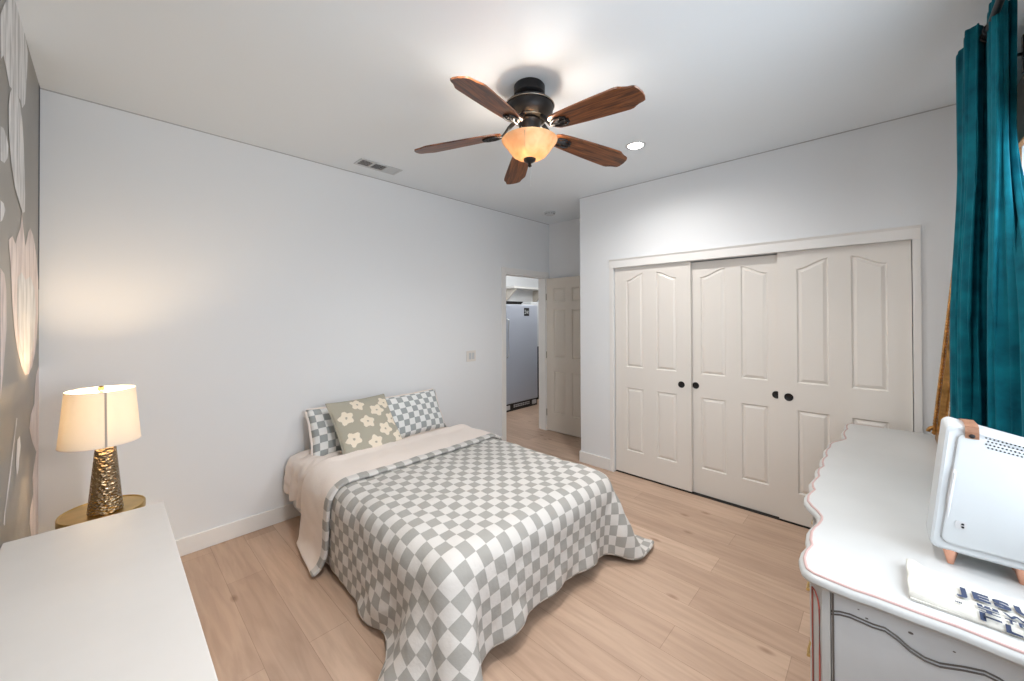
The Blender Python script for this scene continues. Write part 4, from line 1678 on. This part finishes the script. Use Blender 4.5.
bmesh.ops.solidify(bm, geom=list(bm.faces), thickness=0.003)
stp = obj('leather_strap', bm, M['leather'], spk)
bm = B()
lathe(bm, [(0.0, 0.003), (0.005, 0.002), (0.006, 0.0)], 0, 0, 14)
xform(bm, Matrix(((0, 0, -1, 1.6605), (1, 0, 0, -0.177), (0, 1, 0, ST2 - 0.016), (0, 0, 0, 1))))
obj('strap_stud', bm, M['black'], stp, True)

# ------------------------------------------------------------------ gilt mirror standing on the far end of the dresser
mr = thing('mirror', 'ornate gilt framed mirror standing at the back of the dresser behind the curtain', 'mirror', (3.0, -0.26, DZT))
MX0, MX1 = 2.70, 3.305
my0, my1 = -0.212, -0.312
MH = 1.10


def mp_(x, h, o=0.0):
    t_ = h / MH
    return (x, my0 + (my1 - my0) * t_ + o, DZT + 0.004 + h)


bm = B()
for xa, xb in ((MX0, MX0 + 0.05), (MX1 - 0.05, MX1)):
    loft(bm, [[mp_(xa, h, 0), mp_(xb, h, 0), mp_(xb, h, -0.045), mp_(xa, h, -0.045)] for h in (0.0, MH)])
loft(bm, [[mp_(x, MH - 0.05, 0), mp_(x, MH, 0), mp_(x, MH, -0.045), mp_(x, MH - 0.05, -0.045)] for x in (MX0, MX1)])
loft(bm, [[mp_(x, 0, 0), mp_(x, 0.05, 0), mp_(x, 0.05, -0.045), mp_(x, 0, -0.045)] for x in (MX0, MX1)])
obj('frame', bm, M['gilt'], mr)
for x_, sg in ((MX1 - 0.006, 1), (MX0 + 0.006, -1)):
    bm = B()
    for k in range(60):
        h = 0.03 + k * (MH - 0.05) / 59
        p = Vector(mp_(x_, h, 0.004))
        tube(bm, [p - Vector((0, 0, 0.009)), p + Vector((0, 0.004, 0)), Vector(mp_(x_, h + 0.013, 0.010))], [0.005, 0.009, 0.005], 7)
    pts = []
    for k in range(16):
        a = k / 15 * 4.6
        r = 0.034 * (1 - k / 22)
        pts.append(mp_(x_ - sg * 0.002, 0.036 + r * math.sin(a), 0.010 + r * math.cos(a) * 0.6))
    tube(bm, pts, [0.010 - 0.0004 * k for k in range(16)], 8)
    obj('carved_border', bm, M['gilt'], mr, True)
bm = B()
loft(bm, [[mp_(MX0 + 0.045, h, -0.012), mp_(MX1 - 0.045, h, -0.012), mp_(MX1 - 0.045, h, -0.02), mp_(MX0 + 0.045, h, -0.02)] for h in (0.045, MH - 0.045)])
obj('mirror_glass', bm, M['mirror'], mr)

# ------------------------------------------------------------------ curtain and its rod
ZROD = 2.60
rod = thing('curtain_rod', 'black metal curtain rod with ball finial above the window', 'curtain rod', (1.3, -0.30, ZROD))
bm = B()
tube(bm, [(0.15, -0.30, ZROD), (2.66, -0.29, ZROD)], 0.011, 14)
obj('pole', bm, M['black'], rod, True)
bm = B()
lathe(bm, [(0.0, -0.02), (0.012, -0.02), (0.012, -0.006), (0.019, 0.0), (0.022, 0.01), (0.018, 0.024), (0.0, 0.03)], 0, 0, 18)
xform(bm, Matrix(((0, 0, 1, 2.66), (0, 1, 0, -0.29), (-1, 0, 0, ZROD), (0, 0, 0, 1))))
obj('finial', bm, M['black'], rod, True)
for bxx in (0.25, 2.30):
    bm = B()
    tube(bm, [(bxx, -0.30, ZROD - 0.012), (bxx, -0.335, 2.50), (bxx, YW, 2.495)], 0.006, 8)
    box(bm, bxx - 0.012, bxx + 0.012, YW, YW + 0.006, 2.43, 2.56)
    obj('bracket', bm, M['black'], rod, True)

cu = thing('curtain', 'teal velvet curtain gathered at the window beside the closet doors', 'curtain', (2.3, -0.28, 0.9))
nu, nv = 170, 60
CG = np.zeros((nu, nv, 3))
zt, zb = 2.665, DZT + 0.012


def sstep(a, b, x):
    t_ = min(max((x - a) / (b - a), 0), 1)
    return t_ * t_ * (3 - 2 * t_)


CTOP = [(2.60, -0.247), (2.50, -0.238), (2.42, -0.252), (2.33, -0.243), (2.30, -0.268), (2.33, -0.296), (2.24, -0.290), (2.15, -0.286), (2.14, -0.308), (2.19, -0.326), (2.19, -0.345)]
CBOT = [(2.60, -0.222), (2.48, -0.215), (2.40, -0.232), (2.30, -0.218), (2.27, -0.250), (2.30, -0.285), (2.15, -0.278), (2.02, -0.258), (1.99, -0.300), (1.90, -0.322), (1.83, -0.350)]


def spline(P, s):
    n = len(P) - 1
    k = min(int(s * n), n - 1)
    t_ = s * n - k
    p = [P[min(max(k + d, 0), n)] for d in (-1, 0, 1, 2)]
    return tuple(0.5 * (2 * p[1][i] + (p[2][i] - p[0][i]) * t_ + (2 * p[0][i] - 5 * p[1][i] + 4 * p[2][i] - p[3][i]) * t_ ** 2 + (3 * p[1][i] - p[0][i] - 3 * p[2][i] + p[3][i]) * t_ ** 3) for i in (0, 1))


for i in range(nu):
    s_ = i / (nu - 1)
    for j in range(nv):
        q = j / (nv - 1)
        z = zt + (zb - zt) * q
        m_ = 1 - sstep(1.45, 2.2, z)
        xa, ya = spline(CTOP, s_)
        xb, yb = spline(CBOT, s_)
        x, y = xa + (xb - xa) * m_, ya + (yb - ya) * m_
        y += (0.0045 + 0.004 * m_) * math.sin(2 * PI * 17 * s_ + 2.2 * math.sin(4 * q) + 5 * q)
        x += 0.008 * math.sin(2 * PI * 9 * s_ + 6 * q)
        CG[i, j] = (x, max(y, YW + 0.02), z)
o = cloth_obj('drape', CG, CG[..., :2].copy(), M['velvet'], cu, 0.004, sub=1)
# tape along the pleated heading, with metal rings on the pole
for k in range(7):
    s = (k + 0.5) / 7
    xr = 2.58 - 0.36 * s
    bm = B()
    tube(bm, [(xr, -0.298 + 0.021 * math.cos(2 * PI * a / 20), ZROD + 0.021 * math.sin(2 * PI * a / 20)) for a in range(20)], 0.003, 6, closed=True)
    obj('grommet', bm, M['black'], cu, True)
